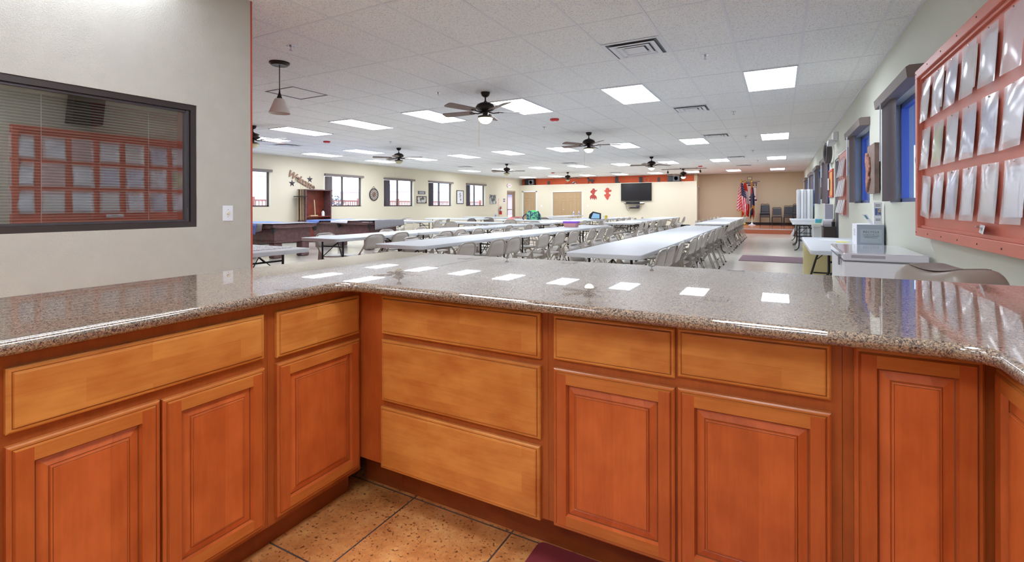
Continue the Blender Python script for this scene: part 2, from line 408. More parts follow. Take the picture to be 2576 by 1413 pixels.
# ================================================================== ROOM SHELL
XL, XR, YB, YS, YK = -14.2, 1.025, 27.0, 28.15, -2.6
LWIN = [(8.2, 10.02), (12.12, 13.92), (15.1, 16.96), (18.0, 19.85), (21.08, 22.95)]
RWIN = [(5.0, 6.5), (7.86, 9.34), (13.78, 15.12), (16.77, 18.28), (19.85, 21.7), (23.9, 25.6)]
struct(MB().box(XL - .2, -3, -0.1, XR + .2, YS + .2, 0).build('floor', M_VCT, recenter=False))
struct(MB().box(-3.74, -2.6, -0.02, XR, 2.3, 0.003).build('floor_kitchen', M_TILE, recenter=False))
struct(MB().box(XL - .2, -3, CEIL, XR + .2, YS + .2, CEIL + 0.1).build('ceiling', M_CEIL, recenter=False))
A0, B0 = 5.464, -1.0206
g = MB()
for j in range(-7, 20):
    y = A0 + j * 1.2192
    if YK < y < YS: g.box(XL, y - .012, CEIL - .0025, XR, y + .012, CEIL + .001)
for i in range(-22, 4):
    x = B0 + i * .6096
    if XL < x < XR: g.box(x - .012, YK, CEIL - .003, x + .012, YS, CEIL + .001)
g.box(XR - .02, YK, CEIL - .02, XR, YS, CEIL + .001); g.box(XL, 2.5, CEIL - .02, XL + .02, YB, CEIL + .001)
struct(g.build('ceiling_grid', M_TBAR, recenter=False))
wall_x('wall_left', XL - .2, XL, 2.4, YB + 1.4, 0, CEIL, [(a, b, 1.19, 2.33) for a, b in LWIN] + [(25.4, 26.45, 0, 2.1)], M_WALL)
wall_x('wall_right', XR, XR + .2, YK, YS + .2, 0, CEIL, [(a, b, 1.235, 2.26) for a, b in RWIN] + [(11.75, 12.5, 0, 2.16)], M_WALLR)
wall_x('wall_kitchen_left', -3.9, -3.74, YK, 2.463, 0, CEIL, [(0.2, 2.05, 1.06, 1.945)], M_WALLK)
wall_y('wall_kitchen_back', YK - .2, YK, -3.9, XR + .2, 0, CEIL, [], M_WALLK)
wall_y('wall_front', 2.44, 2.475, XL, -3.91, 0, CEIL, [], M_RED)
# pass room behind the kitchen window
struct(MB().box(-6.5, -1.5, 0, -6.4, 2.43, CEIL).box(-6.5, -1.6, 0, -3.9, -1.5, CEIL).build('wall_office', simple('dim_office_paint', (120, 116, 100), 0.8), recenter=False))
wall_y('wall_back', YB, YB + .12, XL, -3.8, 0, 2.46, [(-13.93, -13.08, 0, 2.03), (-11.95, -10.12, 0, 2.0)], M_WALL)
wall_y('wall_back_upper', YB + .38, YB + .48, XL, -3.952, 0, CEIL, [], M_ORANGE)
struct(MB().box(XL, YB + .121, 2.44, -3.952, YB + .38, 2.459).build('trim_1', M_WALL, recenter=False))
wall_x('wall_stage_side', -3.95, -3.8, YB + .123, YS, 0, CEIL, [(27.35, 27.95, 0.2, 2.15)], M_TAN)
wall_y('wall_stage', YS, YS + .2, -3.95, XR, 0, CEIL, [], M_TAN)
# stage
SY = 23.2
stg = MB().box(-3.75, SY, 0, XR, YS, .2).build('floor_stage', M_STAGE, recenter=False); struct(stg)
struct(MB().box(-3.76, SY - .012, .172, XR, SY + .02, .206).build('trim_2', simple('pale_stair_nosing', (206, 200, 196), 0.5), recenter=False))
struct(MB().box(-3.76, SY - .01, 0, XR, SY - .004, .172).build('trim_3', simple('stage_fascia', (186, 100, 66), 0.35), recenter=False))
# baseboards
bb = MB(); bb.box(XL, 2.475, 0, XL + .015, 25.4, .12)
struct(bb.build('baseboard_left', M_BASEB, recenter=False))
bb = MB(); bb.box(XR - .015, 2.6, 0, XR, 11.7, .12); bb.box(XR - .015, 12.55, 0, XR, SY - .02, .12)
struct(bb.build('baseboard_right', M_BASEB, recenter=False))
struct(MB().box(-3.79, YS - .015, .2, XR, YS, .32).build('baseboard_stage', M_BASEB, recenter=False))
bb = MB(); bb.box(-14.19, YB - .015, 0, -13.98, YB, .12); bb.box(-13.03, YB - .015, 0, -12.0, YB, .12); bb.box(-10.07, YB - .015, 0, -3.8, YB, .12)
struct(bb.build('baseboard_back', M_BASEB, recenter=False))
# low wall under the outer edge of the counter
struct(MB().box(-2.16, 2.26, 0, XR, 2.36, .872).box(-2.16, -1.2, 0, -2.08, 2.36, .872).build('wall_counter', M_WALL, recenter=False))

# ================================================================== LIGHTS IN THE CEILING
def make_troffer():
    t = thing('ceiling_light', '', 'ceiling light')
    f = MB()
    for a in ((-.3, -.605, .3, -.585), (-.3, .585, .3, .605), (-.3, -.585, -.285, .585), (.285, -.585, .3, .585)):
        f.box(a[0], a[1], -.014, a[2], a[3], -.002)
    f.build('frame', M_TBAR, t); MB().box(-.285, -.585, -.010, .285, .585, -.003).build('diffuser', M_LIGHT, t)
    return t
tro = make_troffer(); register(tro)
LI = [1.5, -1.5, -4.5, -7.5, -10.5, -13.5, -16.5, -19.5]
RN = {1.5: 'first row from the counter', 6.5: 'second row from the counter', 11.5: 'third row from the counter', 16.5: 'far row by the orange wall', -3.5: 'added fill row above the kitchen', -5.5: 'added back fill row of the kitchen'}
CN = ['next to the right wall', 'second column from the right wall', 'third column from the right wall', 'fourth column from the right wall', 'fifth column from the right wall', 'sixth column from the right wall', 'seventh column from the right wall', 'column along the left windows']
spots_l = [(i, j) for j in (1.5, 6.5, 11.5, 16.5) for i in LI] + [(-16.5, 4.5), (-19.5, 4.5), (1.5, -3.5), (-1.5, -3.5), (-4.5, -3.5), (1.5, -5.5), (-1.5, -5.5), (-4.5, -5.5)]  # kitchen rows are out of view, added to brighten the cabinet fronts
first = True
for i, j in spots_l:
    x = B0 + i * .6096; y = A0 + j * 1.2192
    if j == 6.5 and i < -12: y += .25
    if (i, j) == (-16.5, 1.5): y += .3
    if j == 4.5: lb = 'bright ceiling panel between first and second rows, ' + ('seventh column from the right wall' if i == -16.5 else 'column along the left windows')
    else: lb = 'bright ceiling panel, ' + RN[j] + ', ' + CN[LI.index(i)]
    if first: tro.location = (x, y, CEIL); tro['label'] = lb; tro['group'] = 'lit ceiling panels'; first = False
    else: dup(tro, (x, y, CEIL), 0, lb, 'lit ceiling panels')

def vent(x, y, lb, s=.29):
    t = thing('air_vent', lb, 'air vent', (x, y, CEIL), 'square ceiling air vents')
    MB().box(x - s, y - s, CEIL - .002, x + s, y + s, CEIL - .001).build('backing', simple('vent_dark', (120, 124, 130), 0.8), t)
    for k, (a, b) in enumerate(((s + .005, s - .03), (s * .80, s * .66), (s * .56, s * .44), (s * .34, 0))):
        f = MB(); z0 = CEIL - .004; z1 = CEIL - (.022 if k else .008)
        o = [(-a, -a), (a, -a), (a, a), (-a, a)]; i_ = [(-b, -b), (b, -b), (b, b), (-b, b)]
        if b > 0:
            for q in range(4):
                p, r = o[q], o[(q + 1) % 4]; p2, r2 = i_[q], i_[(q + 1) % 4]
                f.quad((x + p[0], y + p[1], z0 if k == 0 else z1), (x + r[0], y + r[1], z0 if k == 0 else z1), (x + r2[0], y + r2[1], z1), (x + p2[0], y + p2[1], z1))
                if k:
                    e = .045
                    p3 = (p2[0] * (1 - e * 3), p2[1] * (1 - e * 3)); r3 = (r2[0] * (1 - e * 3), r2[1] * (1 - e * 3))
                    f.quad((x + p2[0], y + p2[1], z1), (x + r2[0], y + r2[1], z1), (x + r3[0], y + r3[1], z0), (x + p3[0], y + p3[1], z0))
        else: f.box(x - a, y - a, z1, x + a, y + a, z1 + .004)
        f.build('louver' if k else 'frame', M_TBAR, t)
vx = B0 - .5 * .6096
for (x, y, n) in ((vx, 5.17, 'square air vent nearest the counter, beside the ceiling panels'), (vx, 8.85, 'square air vent behind the first bright panels, right side'), (vx, 12.55, 'square air vent before the second panel row, right side'), (vx, 18.5, 'square air vent above the right aisle before third panel row'), (vx, 22.6, 'square air vent above the stage front')):
    vent(x, y, n)
for (x, y, n) in ((-11.7, 8.75, 'flat ceiling grille near the left windows, beyond red strobe'), (-11.7, 17.3, 'flat ceiling grille near the left windows, beyond the wall clock'), (-7.2, 17.9, 'flat ceiling grille over the middle tables'), (-7.3, 24.3, 'flat ceiling grille before the orange wall')):
    vent(x, y, n)
# access hatch
hx, hy = B0 - 7.5 * .6096, 3.9
h = thing('ceiling_hatch', 'recessed square ceiling hatch beside the pendant lamp', 'hatch', (hx, hy, CEIL))
hf = MB()
for a in ((-.30, -.30, .30, -.285), (-.30, .285, .30, .30), (-.30, -.285, -.285, .285), (.285, -.285, .30, .285)): hf.box(hx - .6 + a[0], hy + .9 + a[1], CEIL - .008, hx - .6 + a[2], hy + .9 + a[3], CEIL - .001)
hf.build('frame', M_GREYPL, h)

def sprinkler(x, y, lb):
    t = thing('sprinkler', lb, 'sprinkler', (x, y, CEIL), 'chrome ceiling sprinklers')
    MB().lathe([(.0, -.002), (.042, -.004), (.042, -.001)], (x, y, CEIL), 14).build('escutcheon', M_CHROME, t, smooth=True)
    MB().lathe([(.012, -.002), (.012, -.02), (.006, -.022), (.006, -.046), (.018, -.047), (.018, -.05)], (x, y, CEIL), 10).build('head', M_CHROME, t)
SPR = [(-4.42, 3.35, 'nearest the pendant lamp'), (-4.38, 5.78, 'in front of the nearest ceiling fan'), (-.72, 5.76, 'over the right aisle nearest the counter'), (-.72, 9.5, 'over the right aisle, second from the counter'), (-8.79, 9.59, 'before the fan by the left windows'), (-4.35, 9.39, 'just before the second fan of the middle column'),
       (-.72, 13.0, 'over the right aisle, third from the counter'), (-.72, 16.5, 'over the right aisle, fourth from the counter'), (-.72, 20.3, 'over the right aisle, fifth from the counter'), (-4.4, 13.2, 'between second and third fans of the middle column'), (-9.3, 13.0, 'over the tables between the two left fans'), (-9.2, 5.75, 'at the wall edge beside the leftmost fan'), (-8.8, 16.1, 'just before the fan in front of the exit door')]
for x, y, n in SPR: sprinkler(x, y, 'small chrome sprinkler ' + n)
def strobe(x, y, lb):
    t = thing('fire_strobe', lb, 'fire alarm', (x, y, CEIL), 'red ceiling fire strobes')
    MB().lathe([(.0, -.045), (.05, -.043), (.085, -.03), (.085, -.001)], (x, y, CEIL), 18).build('housing', M_REDPL, t, smooth=True)
    MB().lathe([(.0, -.062), (.028, -.058), (.03, -.044)], (x, y, CEIL), 12).build('lens', M_WPL, t, smooth=True)
strobe(-3.775, 8.62, 'red fire strobe behind the nearest lit fan')
strobe(-10.14, 8.73, 'red fire strobe on the ceiling near the left windows')
strobe(-10.0, 22.6, 'small red fire strobe near the far orange wall')
strobe(-2.95, 22.0, 'red fire strobe beside the track light')

# pendant lamp
px_, py_ = -5.05, 3.68
t = thing('pendant_lamp', 'small pendant lamp with frosted cone shade hanging near the left wall', 'pendant lamp', (px_, py_, 2.27))
MB().lathe([(.0, .0), (.085, -.002), (.11, .02), (.11, .035)], (px_, py_, 2.825), 24).build('canopy', M_FAN, t, smooth=True)
MB().tube([(px_, py_, 2.84), (px_, py_, 2.50)], .005, 8).build('rod', M_FAN, t)
MB().lathe([(.006, .10), (.01, .06), (.03, 0.0), (.033, -.01)], (px_, py_, 2.45), 18).build('socket_cap', M_FAN, t, smooth=True)
MB().lathe([(.0, .17), (.045, .168), (.056, .155), (.118, 0.0), (.112, 0.0), (.045, .15)], (px_, py_, 2.275), 28).build('lamp_shade', simple('frosted_glass', (226, 220, 212), 0.4), t, smooth=True)

# ceiling fans
def make_fan(lit):
    t = thing('ceiling_fan', '', 'ceiling fan')
    MB().lathe([(.0, -.001), (.068, -.002), (.068, -.012), (.055, -.05), (.03, -.07), (.012, -.075)], (0, 0, 0), 24).build('canopy', M_FAN, t, smooth=True)
    MB().tube([(0, 0, -.06), (0, 0, -.16)], .011, 10).build('downrod', M_FAN, t)
    MB().lathe([(.02, -.13), (.03, -.145), (.07, -.155), (.12, -.18), (.142, -.215), (.142, -.235), (.11, -.265), (.06, -.285), (.04, -.29), (.04, -.33), (.05, -.345)], (0, 0, 0), 28).build('motor_housing', M_FAN, t, smooth=True)
    MB().lathe([(.045, -.335), (.105, -.35), (.118, -.362), (.118, -.378), (.10, -.38)], (0, 0, 0), 28).build('light_ring', simple('antique_ring', (96, 86, 70), 0.4, metal=0.4), t, smooth=True)
    MB().lathe([(.105, -.378), (.098, -.405), (.075, -.435), (.04, -.455), (0, -.462)], (0, 0, 0), 28).build('light_bowl', M_BULB if lit else M_BOWL, t, smooth=True)
    MB().tube([(-.1, -.05, -.38), (-.1, -.05, -.80)], .0015, 5).build('pull_chain', M_BRASS, t)
    for k in range(5):
        a = k * 2 * PI / 5
        def T(x, y, z): return (x * math.cos(a) - y * math.sin(a), x * math.sin(a) + y * math.cos(a), z)
        pts = []
        for x, hw in ((.20, .048), (.24, .058), (.45, .066), (.66, .072), (.70, .066), (.72, .045)): pts.append((x, hw))
        out = [(x, -h_) for x, h_ in pts] + [(x, h_) for x, h_ in reversed(pts)]
        mb = MB(); mb.prism(out, lambda u, v, d: T(u, v, -.285 + v * .22 + d), 0, .007)
        bl = mb.build('fan_blade', M_BLADE, t)
        ir = MB(); ir.tube([T(.05, 0, -.29), T(.12, 0, -.302), T(.17, 0, -.294), T(.20, 0, -.291)], [.010, .008, .008, .010], 8)
        ir.prism([(.185, -.012), (.25, -.03), (.27, 0), (.25, .03), (.185, .012)], lambda u, v, d: T(u, v, -.293 + v * .22 + d), 0, .006)
        ir.build('blade_arm', M_FAN, bl)
    register(t)
    return t
FANS = [(-3.767, 6.10, 38.6, 1, 'nearest ceiling fan with lit bowl above the middle tables'), (-3.80, 10.60, 24, 1, 'second lit ceiling fan from the counter, middle column'), (-3.84, 16.95, 44, 1, 'third lit ceiling fan from the counter, middle column'), (-3.84, 23.2, 30, 1, 'lit ceiling fan farthest back beside the track light'),
        (-9.485, 6.30, 20, 0, 'unlit ceiling fan half hidden by the kitchen wall'), (-9.55, 10.76, 14, 0, 'unlit ceiling fan above the pool tables side, second of its column'), (-9.50, 16.98, 30, 0, 'unlit ceiling fan in front of the exit door end'), (-9.27, 22.78, 50, 0, 'unlit ceiling fan against the orange wall')]
f_on = make_fan(True); f_off = make_fan(False); used = set()
for x, y, a, lit, lb in FANS:
    src = f_on if lit else f_off
    if lit in used: dup(src, (x, y, CEIL), math.radians(a), lb, 'ceiling fans')
    else:
        src.location = (x, y, CEIL); src.rotation_euler = (0, 0, math.radians(a)); src['label'] = lb; src['group'] = 'ceiling fans'; used.add(lit)
# track light
t = thing('track_light', 'black track light bar with two small spot heads near the stage', 'track light', (-3.75, 22.7, CEIL))
MB().box(-4.70, 22.69, 2.80, -2.79, 22.71, 2.82).box(-3.9, 22.69, 2.82, -3.88, 22.71, 2.86).box(-3.2, 22.69, 2.82, -3.18, 22.71, 2.86).build('bar', M_BLK, t)
for x in (-4.42, -3.05):
    MB().tube([(x, 22.7, 2.80), (x, 22.7, 2.73)], .008, 6).lathe([(.02, .06), (.035, .04), (.045, -.05), (.03, -.05)], (x, 22.7, 2.68), 12).build('spot_head', M_BLK, t)

# ================================================================== COUNTERTOP
def fillet(pts, rad, seg=6):
    out = []
    n = len(pts)
    for i in range(n):
        p = Vector(pts[i]); r = rad[i]
        if r <= 0: out.append((p.x, p.y)); continue
        a = (Vector(pts[i - 1]) - p).normalized(); b = (Vector(pts[(i + 1) % n]) - p).normalized()
        s = p + a * r; e = p + b * r
        for k in range(seg + 1):
            q = k / seg; out.append(tuple((s * (1 - q) ** 2 + p * 2 * q * (1 - q) + e * q * q)))
    return out
GX, GY, GX2 = -1.492, 1.362, 0.378
outl = fillet([(-2.235, -1.2), (GX, -1.2), (GX, GY), (GX2, GY), (GX2, -1.2), (XR - .002, -1.2), (XR - .002, 2.455), (-2.235, 2.455)], [0, 0, .075, .06, 0, 0, 0, .05], 8)
ct = thing('countertop', 'glossy brown speckled granite countertop wrapping around the kitchen opening', 'countertop', (-1.85, .5, .878))
mb = MB(); mb.prism(outl, lambda u, v, d: (u, v, d), .879, .915)
mb.build('slab', M_GRAN, ct, smooth=True, bevel=.016, bseg=5)
sm = MB(); a_ = Vector((-1.451, 2.452)); b_ = Vector((-1.60, 1.80)); n_ = (b_ - a_).normalized().orthogonal() * .0012
sm.box(-1.4705, 1.60, .9149, -1.4680, 2.44, .9153)
sm.build('seam', simple('dark_seam', (70, 62, 58), 0.5), ct)
# ================================================================== CABINETS
def mapper(kind, base):
    if kind == 'R': return lambda u, z, d: (u, base - d, z)         # faces -Y
    if kind == 'L': return lambda u, z, d: (base + d, u, z)         # faces +X
    return lambda u, z, d: (base - d, u, z)                         # faces -X
def front(mb, fn, u0, u1, z0, z1, prof, mats_h=None, frame_w=0):
    """concentric rings; mats: 0 horizontal, 1 vertical stile, 2 center panel"""
    rings = []
    for ins, d in prof: rings.append([fn(u0 + ins, z0 + ins, d), fn(u1 - ins, z0 + ins, d), fn(u1 - ins, z1 - ins, d), fn(u0 + ins, z1 - ins, d)])
    for k in range(len(rings) - 1):
        A, B = rings[k], rings[k + 1]
        inner = prof[k + 1][0] > frame_w + .001
        for q in range(4):
            m = 0 if frame_w == 0 else (2 if inner else (0 if q in (0, 2) else 1))
            if frame_w == 0 and k == 4: m = 1
            mb.quad(A[q], A[(q + 1) % 4], B[(q + 1) % 4], B[q], m)
    mb.quad(*rings[-1], 0 if frame_w == 0 else 2)
def stile_rail_front(mb, fn, u0, u1, z0, z1, fw):
    """door with butt-jointed rails between stiles, raised centre panel"""
    e = [(0, .0), (0, .013), (.004, .0155), (.0085, .0158), (.0095, .0148), (.0108, .0148), (.014, .0205)]
    front_ring = []
    for k in range(len(e) - 1):
        a, b = e[k], e[k + 1]
        A = [fn(u0 + a[0], z0 + a[0], a[1]), fn(u1 - a[0], z0 + a[0], a[1]), fn(u1 - a[0], z1 - a[0], a[1]), fn(u0 + a[0], z1 - a[0], a[1])]
        B = [fn(u0 + b[0], z0 + b[0], b[1]), fn(u1 - b[0], z0 + b[0], b[1]), fn(u1 - b[0], z1 - b[0], b[1]), fn(u0 + b[0], z1 - b[0], b[1])]
        for q in range(4): mb.quad(A[q], A[(q + 1) % 4], B[(q + 1) % 4], B[q], 3 if k == 4 else (0 if q in (0, 2) else 1))
    i = .014; d = .0205; f = fw
    P = lambda u, z: fn(u, z, d)
    mb.quad(P(u0 + i, z0 + i), P(u0 + f, z0 + i), P(u0 + f, z1 - i), P(u0 + i, z1 - i), 1)
    mb.quad(P(u1 - f, z0 + i), P(u1 - i, z0 + i), P(u1 - i, z1 - i), P(u1 - f, z1 - i), 1)
    mb.quad(P(u0 + f, z0 + i), P(u1 - f, z0 + i), P(u1 - f, z0 + f), P(u0 + f, z0 + f), 0)
    mb.quad(P(u0 + f, z1 - f), P(u1 - f, z1 - f), P(u1 - f, z1 - i), P(u0 + f, z1 - i), 0)
    pr = [(f, .0205), (f + .001, .0150), (f + .003, .0085), (f + .0065, .0075), (f + .026, .0135), (f + .0272, .0125), (f + .0285, .0125), (f + .0300, .0165), (f + .0330, .0175), (f + .0335, .0168), (f + .0345, .0168), (f + .0350, .018)]
    for k in range(len(pr) - 1):
        a, b = pr[k], pr[k + 1]
        A = [fn(u0 + a[0], z0 + a[0], a[1]), fn(u1 - a[0], z0 + a[0], a[1]), fn(u1 - a[0], z1 - a[0], a[1]), fn(u0 + a[0], z1 - a[0], a[1])]
        B = [fn(u0 + b[0], z0 + b[0], b[1]), fn(u1 - b[0], z0 + b[0], b[1]), fn(u1 - b[0], z1 - b[0], b[1]), fn(u0 + b[0], z1 - b[0], b[1])]
        for q in range(4): mb.quad(A[q], A[(q + 1) % 4], B[(q + 1) % 4], B[q], 3 if k in (2, 5, 9) else 2)
    k = pr[-1][0]
    mb.quad(fn(u0 + k, z0 + k, .018), fn(u1 - k, z0 + k, .018), fn(u1 - k, z1 - k, .018), fn(u0 + k, z1 - k, .018), 2)
DRP = [(0, 0), (0, .012), (.004, .0155), (.0085, .0158), (.0095, .0148), (.0108, .0148), (.0125, .0195), (.0165, .0205)]
def drawer(par, fn, u0, u1, z0, z1):
    mb = MB(); front(mb, fn, u0, u1, z0, z1, DRP); return mb.build('drawer', [M_DH, M_GLAZE], par)
def door(par, fn, u0, u1, z0, z1, fw=.046):
    mb = MB(); stile_rail_front(mb, fn, u0, u1, z0, z1, fw); return mb.build('door', [M_DH2, M_DVS, M_DV, M_GLAZE], par)
def body(par, fn, u0, u1, z0, z1, depth=.5):
    mb = MB(); mb.prism([(u0, z0), (u1, z0), (u1, z1), (u0, z1)], fn, -depth, 0); return mb.build('body', M_FRV, par)
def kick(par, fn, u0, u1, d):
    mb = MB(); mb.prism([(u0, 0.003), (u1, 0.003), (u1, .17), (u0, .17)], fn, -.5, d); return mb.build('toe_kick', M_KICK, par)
sR = 1.0138; FR = 1.4905                     # back run frame plane, doors stand 20 mm proud
fR = mapper('R', FR); KB = -.115
def zr(z): return EYE - (EYE - z) * sR
def cabinet_R(lb, u0, u1, drawers, doors):
    t = thing('base_cabinet', lb, 'kitchen cabinet', ((u0 + u1) / 2 * sR, FR, 0.003), 'kitchen base cabinets')
    body(t, fR, u0 * sR + .0005, u1 * sR - .0005, .165, .878)
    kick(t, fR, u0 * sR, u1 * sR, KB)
    for a, b, c, d in drawers: drawer(t, fR, a * sR, b * sR, zr(c), zr(d))
    for a, b, c, d in doors: door(t, fR, a * sR, b * sR, zr(c), zr(d))
    return t
cabinet_R('maple drawer cabinet with three wide drawers right of the inside corner', -1.385, -.668, [(-1.383, -.691, .706, .857), (-1.384, -.691, .442, .684), (-1.390, -.694, .176, .418)], [])
cabinet_R('maple cabinet with two drawers above two doors, middle of back run', -.668, .135, [(-.644, -.266, .714, .857), (-.258, .111, .721, .860)], [(-.644, -.266, .178, .686), (-.258, .111, .178, .689)])
sL = .9935; FL = -1.5405
fL = mapper('L', FL)
def zl(z): return EYE - (EYE - z) * sL
def cabinet_L(lb, u0, u1, drawers, doors):
    t = thing('base_cabinet', lb, 'kitchen cabinet', (FL, (u0 + u1) / 2 * sL, 0.003), 'kitchen base cabinets')
    body(t, fL, u0 * sL + .0005, u1 * sL - .0005, .112, .878)
    kick(t, fL, u0 * sL, u1 * sL, -.07)
    for a, b, c, d in drawers: drawer(t, fL, a * sL, b * sL, zl(c), zl(d))
    for a, b, c, d in doors: door(t, fL, a * sL, b * sL, zl(c), zl(d), .046)
    return t
cabinet_L('maple sink-width cabinet with one long false drawer above two doors', .40, 1.080, [(.426, 1.060, .693, .843)], [(.426, .740, .123, .664), (.747, 1.062, .123, .661)])
cabinet_L('narrow maple cabinet with one drawer and door, left of inside corner', 1.080, 1.505, [(1.108, 1.489, .682, .841)], [(1.108, 1.489, .127, .660)])
cabinet_L('maple cabinet left of the sink-width cabinet, cut by the photo edge', -.30, .40, [(-.27, .372, .693, .843)], [(-.27, .05, .123, .664), (.056, .372, .123, .661)])
# inside corner filler
t = thing('corner_filler', 'plain vertical maple strip filling the left inside corner of the cabinets', 'cabinet trim', (-1.47, 1.49, .003))
MB().box(FL - .002, 1.4955, .165, -1.4045, 1.53, .878).build('filler_strip', M_DVS, t)
MB().box(-1.615, FR + .115 - .002, .003, -1.4045, 1.63, .167).build('toe_kick', M_KICK, t)
# lazy susan corner cabinet (folding corner door) and right leg
t = thing('corner_cabinet', 'maple corner cabinet with tall folding door at the right end', 'kitchen cabinet', (.4, FR, .003), 'kitchen base cabinets')
XQ = .412
body(t, fR, .135 * sR + .0005, XQ + .25, .165, .878, .3); kick(t, fR, .135 * sR, XQ - .1, KB)
door(t, fR, .158 * sR, .397 * sR, .178, .858, .045)
fQ = mapper('Q', XQ + .02)
MB().prism([(1.165, .165), (FR - .003, .165), (FR - .003, .878), (1.165, .878)], fQ, -.2, 0).build('side_body', M_FRV, t)
door(t, fQ, 1.19, FR - .027, .178, .853, .045)
t = thing('base_cabinet', 'maple cabinet on the right leg of the counter beside the corner door', 'kitchen cabinet', (.6, .5, .003), 'kitchen base cabinets')
MB().prism([(-.5, .165), (1.158, .165), (1.158, .878), (-.5, .878)], fQ, -.5, 0).build('body', M_FRV, t)
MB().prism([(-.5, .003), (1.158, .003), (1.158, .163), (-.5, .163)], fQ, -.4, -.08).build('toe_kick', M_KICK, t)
door(t, fQ, .75, 1.14, .178, .69); drawer(t, fQ, .75, 1.14, .72, .858); door(t, fQ, .34, .74, .178, .69); drawer(t, fQ, .34, .74, .72, .858)
# floor mat
mt = MB(); mt.prism(fillet([(-.755, .85), (.2, .85), (.2, 1.585), (-.755, 1.585)], [.03] * 4, 4), lambda u, v, d: (u, v, d), .004, .018)
tag(mt.build('floor_mat', simple('maroon_rubber', (130, 54, 60), 0.45, bump=.6, bscale=14), bevel=.004), 'maroon embossed rubber mat on the kitchen tile by the cabinets', 'floor mat')

# ================================================================== KITCHEN PASS WINDOW (left)
wk = struct(MB().box(-3.81, .2, 1.061, -3.75, .24, 1.944).box(-3.81, 2.012, 1.061, -3.75, 2.049, 1.944).box(-3.81, .24, 1.061, -3.75, 2.012, 1.098).box(-3.81, .24, 1.905, -3.75, 2.012, 1.944).build('window_1', M_BRZ, recenter=False))
MB().box(-3.80, 1.985, 1.10, -3.762, 2.006, 1.903).box(-3.80, 1.0, 1.10, -3.768, 1.985, 1.114).box(-3.80, 1.0, 1.890, -3.768, 1.985, 1.903).box(-3.78, 1.9965, 1.2, -3.758, 2.001, 1.8).build('sash', simple('sash_grey', (84, 80, 84), .35, metal=.4), wk)
MB().quad((-3.785, .25, 1.1), (-3.785, 1.985, 1.1), (-3.785, 1.985, 1.9), (-3.785, .25, 1.9)).build('pane', M_GLASSK, wk)
bl = thing('mini_blind', 'white mini blind with thin slats hanging behind the dark kitchen window', 'window blind', (-3.88, 1.1, 1.09))
sl = MB()
for k in range(44):
    z = 1.115 + k * .0178
    sl.add([(-3.905, .28, z), (-3.905, 1.99, z), (-3.885, 1.99, z + .0035), (-3.885, .28, z + .0035)], [(0, 1, 2, 3)])
    sl.box(-3.887, .28, z + .0022, -3.884, 1.99, z + .0052)
sl.build('slats', simple('cream_slat', (236, 230, 216), 0.5), bl)
MB().box(-3.905, .28, 1.885, -3.875, 1.99, 1.91).build('head_rail', simple('cream_slat', (214, 206, 190)), bl)
for y in (.75, 1.23, 1.80): MB().box(-3.884, y, 1.11, -3.882, y + .004, 1.89).build('ladder_cord', M_WPL, bl)
# light switch
t = thing('light_switch', 'white rotary dimmer switch plate on the kitchen left wall', 'light switch', (-3.74, 2.275, 1.1))
MB().box(-3.740, 2.236, 1.097, -3.734, 2.314, 1.215).build('plate', M_WPL, t, bevel=.002)
MB().lathe([(.013, 0), (.012, .014), (0, .015)], (-3.734, 2.275, 1.156), 14, axis='x').build('knob', simple('ivory', (226, 216, 190), .4), t, smooth=True)
for z in (1.128, 1.184): MB().lathe([(.003, 0), (0, .001)], (-3.7338, 2.275, z), 8, axis='x').build('screw', M_CHROME, t)
# corner bead of the terracotta wall seen past the kitchen wall
struct(MB().box(-3.905, 2.464, 0, -3.738, 2.478, CEIL).build('trim_4', M_RED, recenter=False))

# ================================================================== WINDOWS OF THE HALL
ORD = ['first', 'second', 'third', 'fourth', 'fifth', 'sixth', 'seventh', 'eighth', 'ninth', 'tenth', 'eleventh', 'twelfth']
for k, (a, b) in enumerate(LWIN):
    x = XL - .15; f = MB(); z0, z1 = 1.19, 2.33
    f.box(x, a, z0, x + .05, a + .045, z1).box(x, b - .045, z0, x + .05, b, z1).box(x, a, z0, x + .05, b, z0 + .045).box(x, a, z1 - .045, x + .05, b, z1)
    m = (a + b) / 2
    if k: f.box(x + .005, m - .03, z0, x + .055, m + .03, z1)
    W = struct(f.build('window_%d' % (k + 2), M_BRZ2, recenter=False))
    MB().quad((x + .02, a, z0), (x + .02, b, z0), (x + .02, b, z1), (x + .02, a, z1)).build('pane', M_GLASS, W)
    t = thing('vertical_blind', 'taupe valance with dark vertical vanes drawn aside, %s window of the left wall' % ORD[k], 'window blind', (XL, m, z1))
    MB().box(XL + .002, a - .015, 2.285, XL + .09, b + .015, 2.365).build('valance', M_VAL, t, bevel=.004)
    n = 7 if k else 5
    for q in range(n):
        y = a + .05 + q * .045 if k else a + .04 + q * .03
        MB().box(XL - .05, y, 1.21, XL + .03, y + .006, 2.27).build('vane', M_VALD if k != 1 else M_VAL, t)
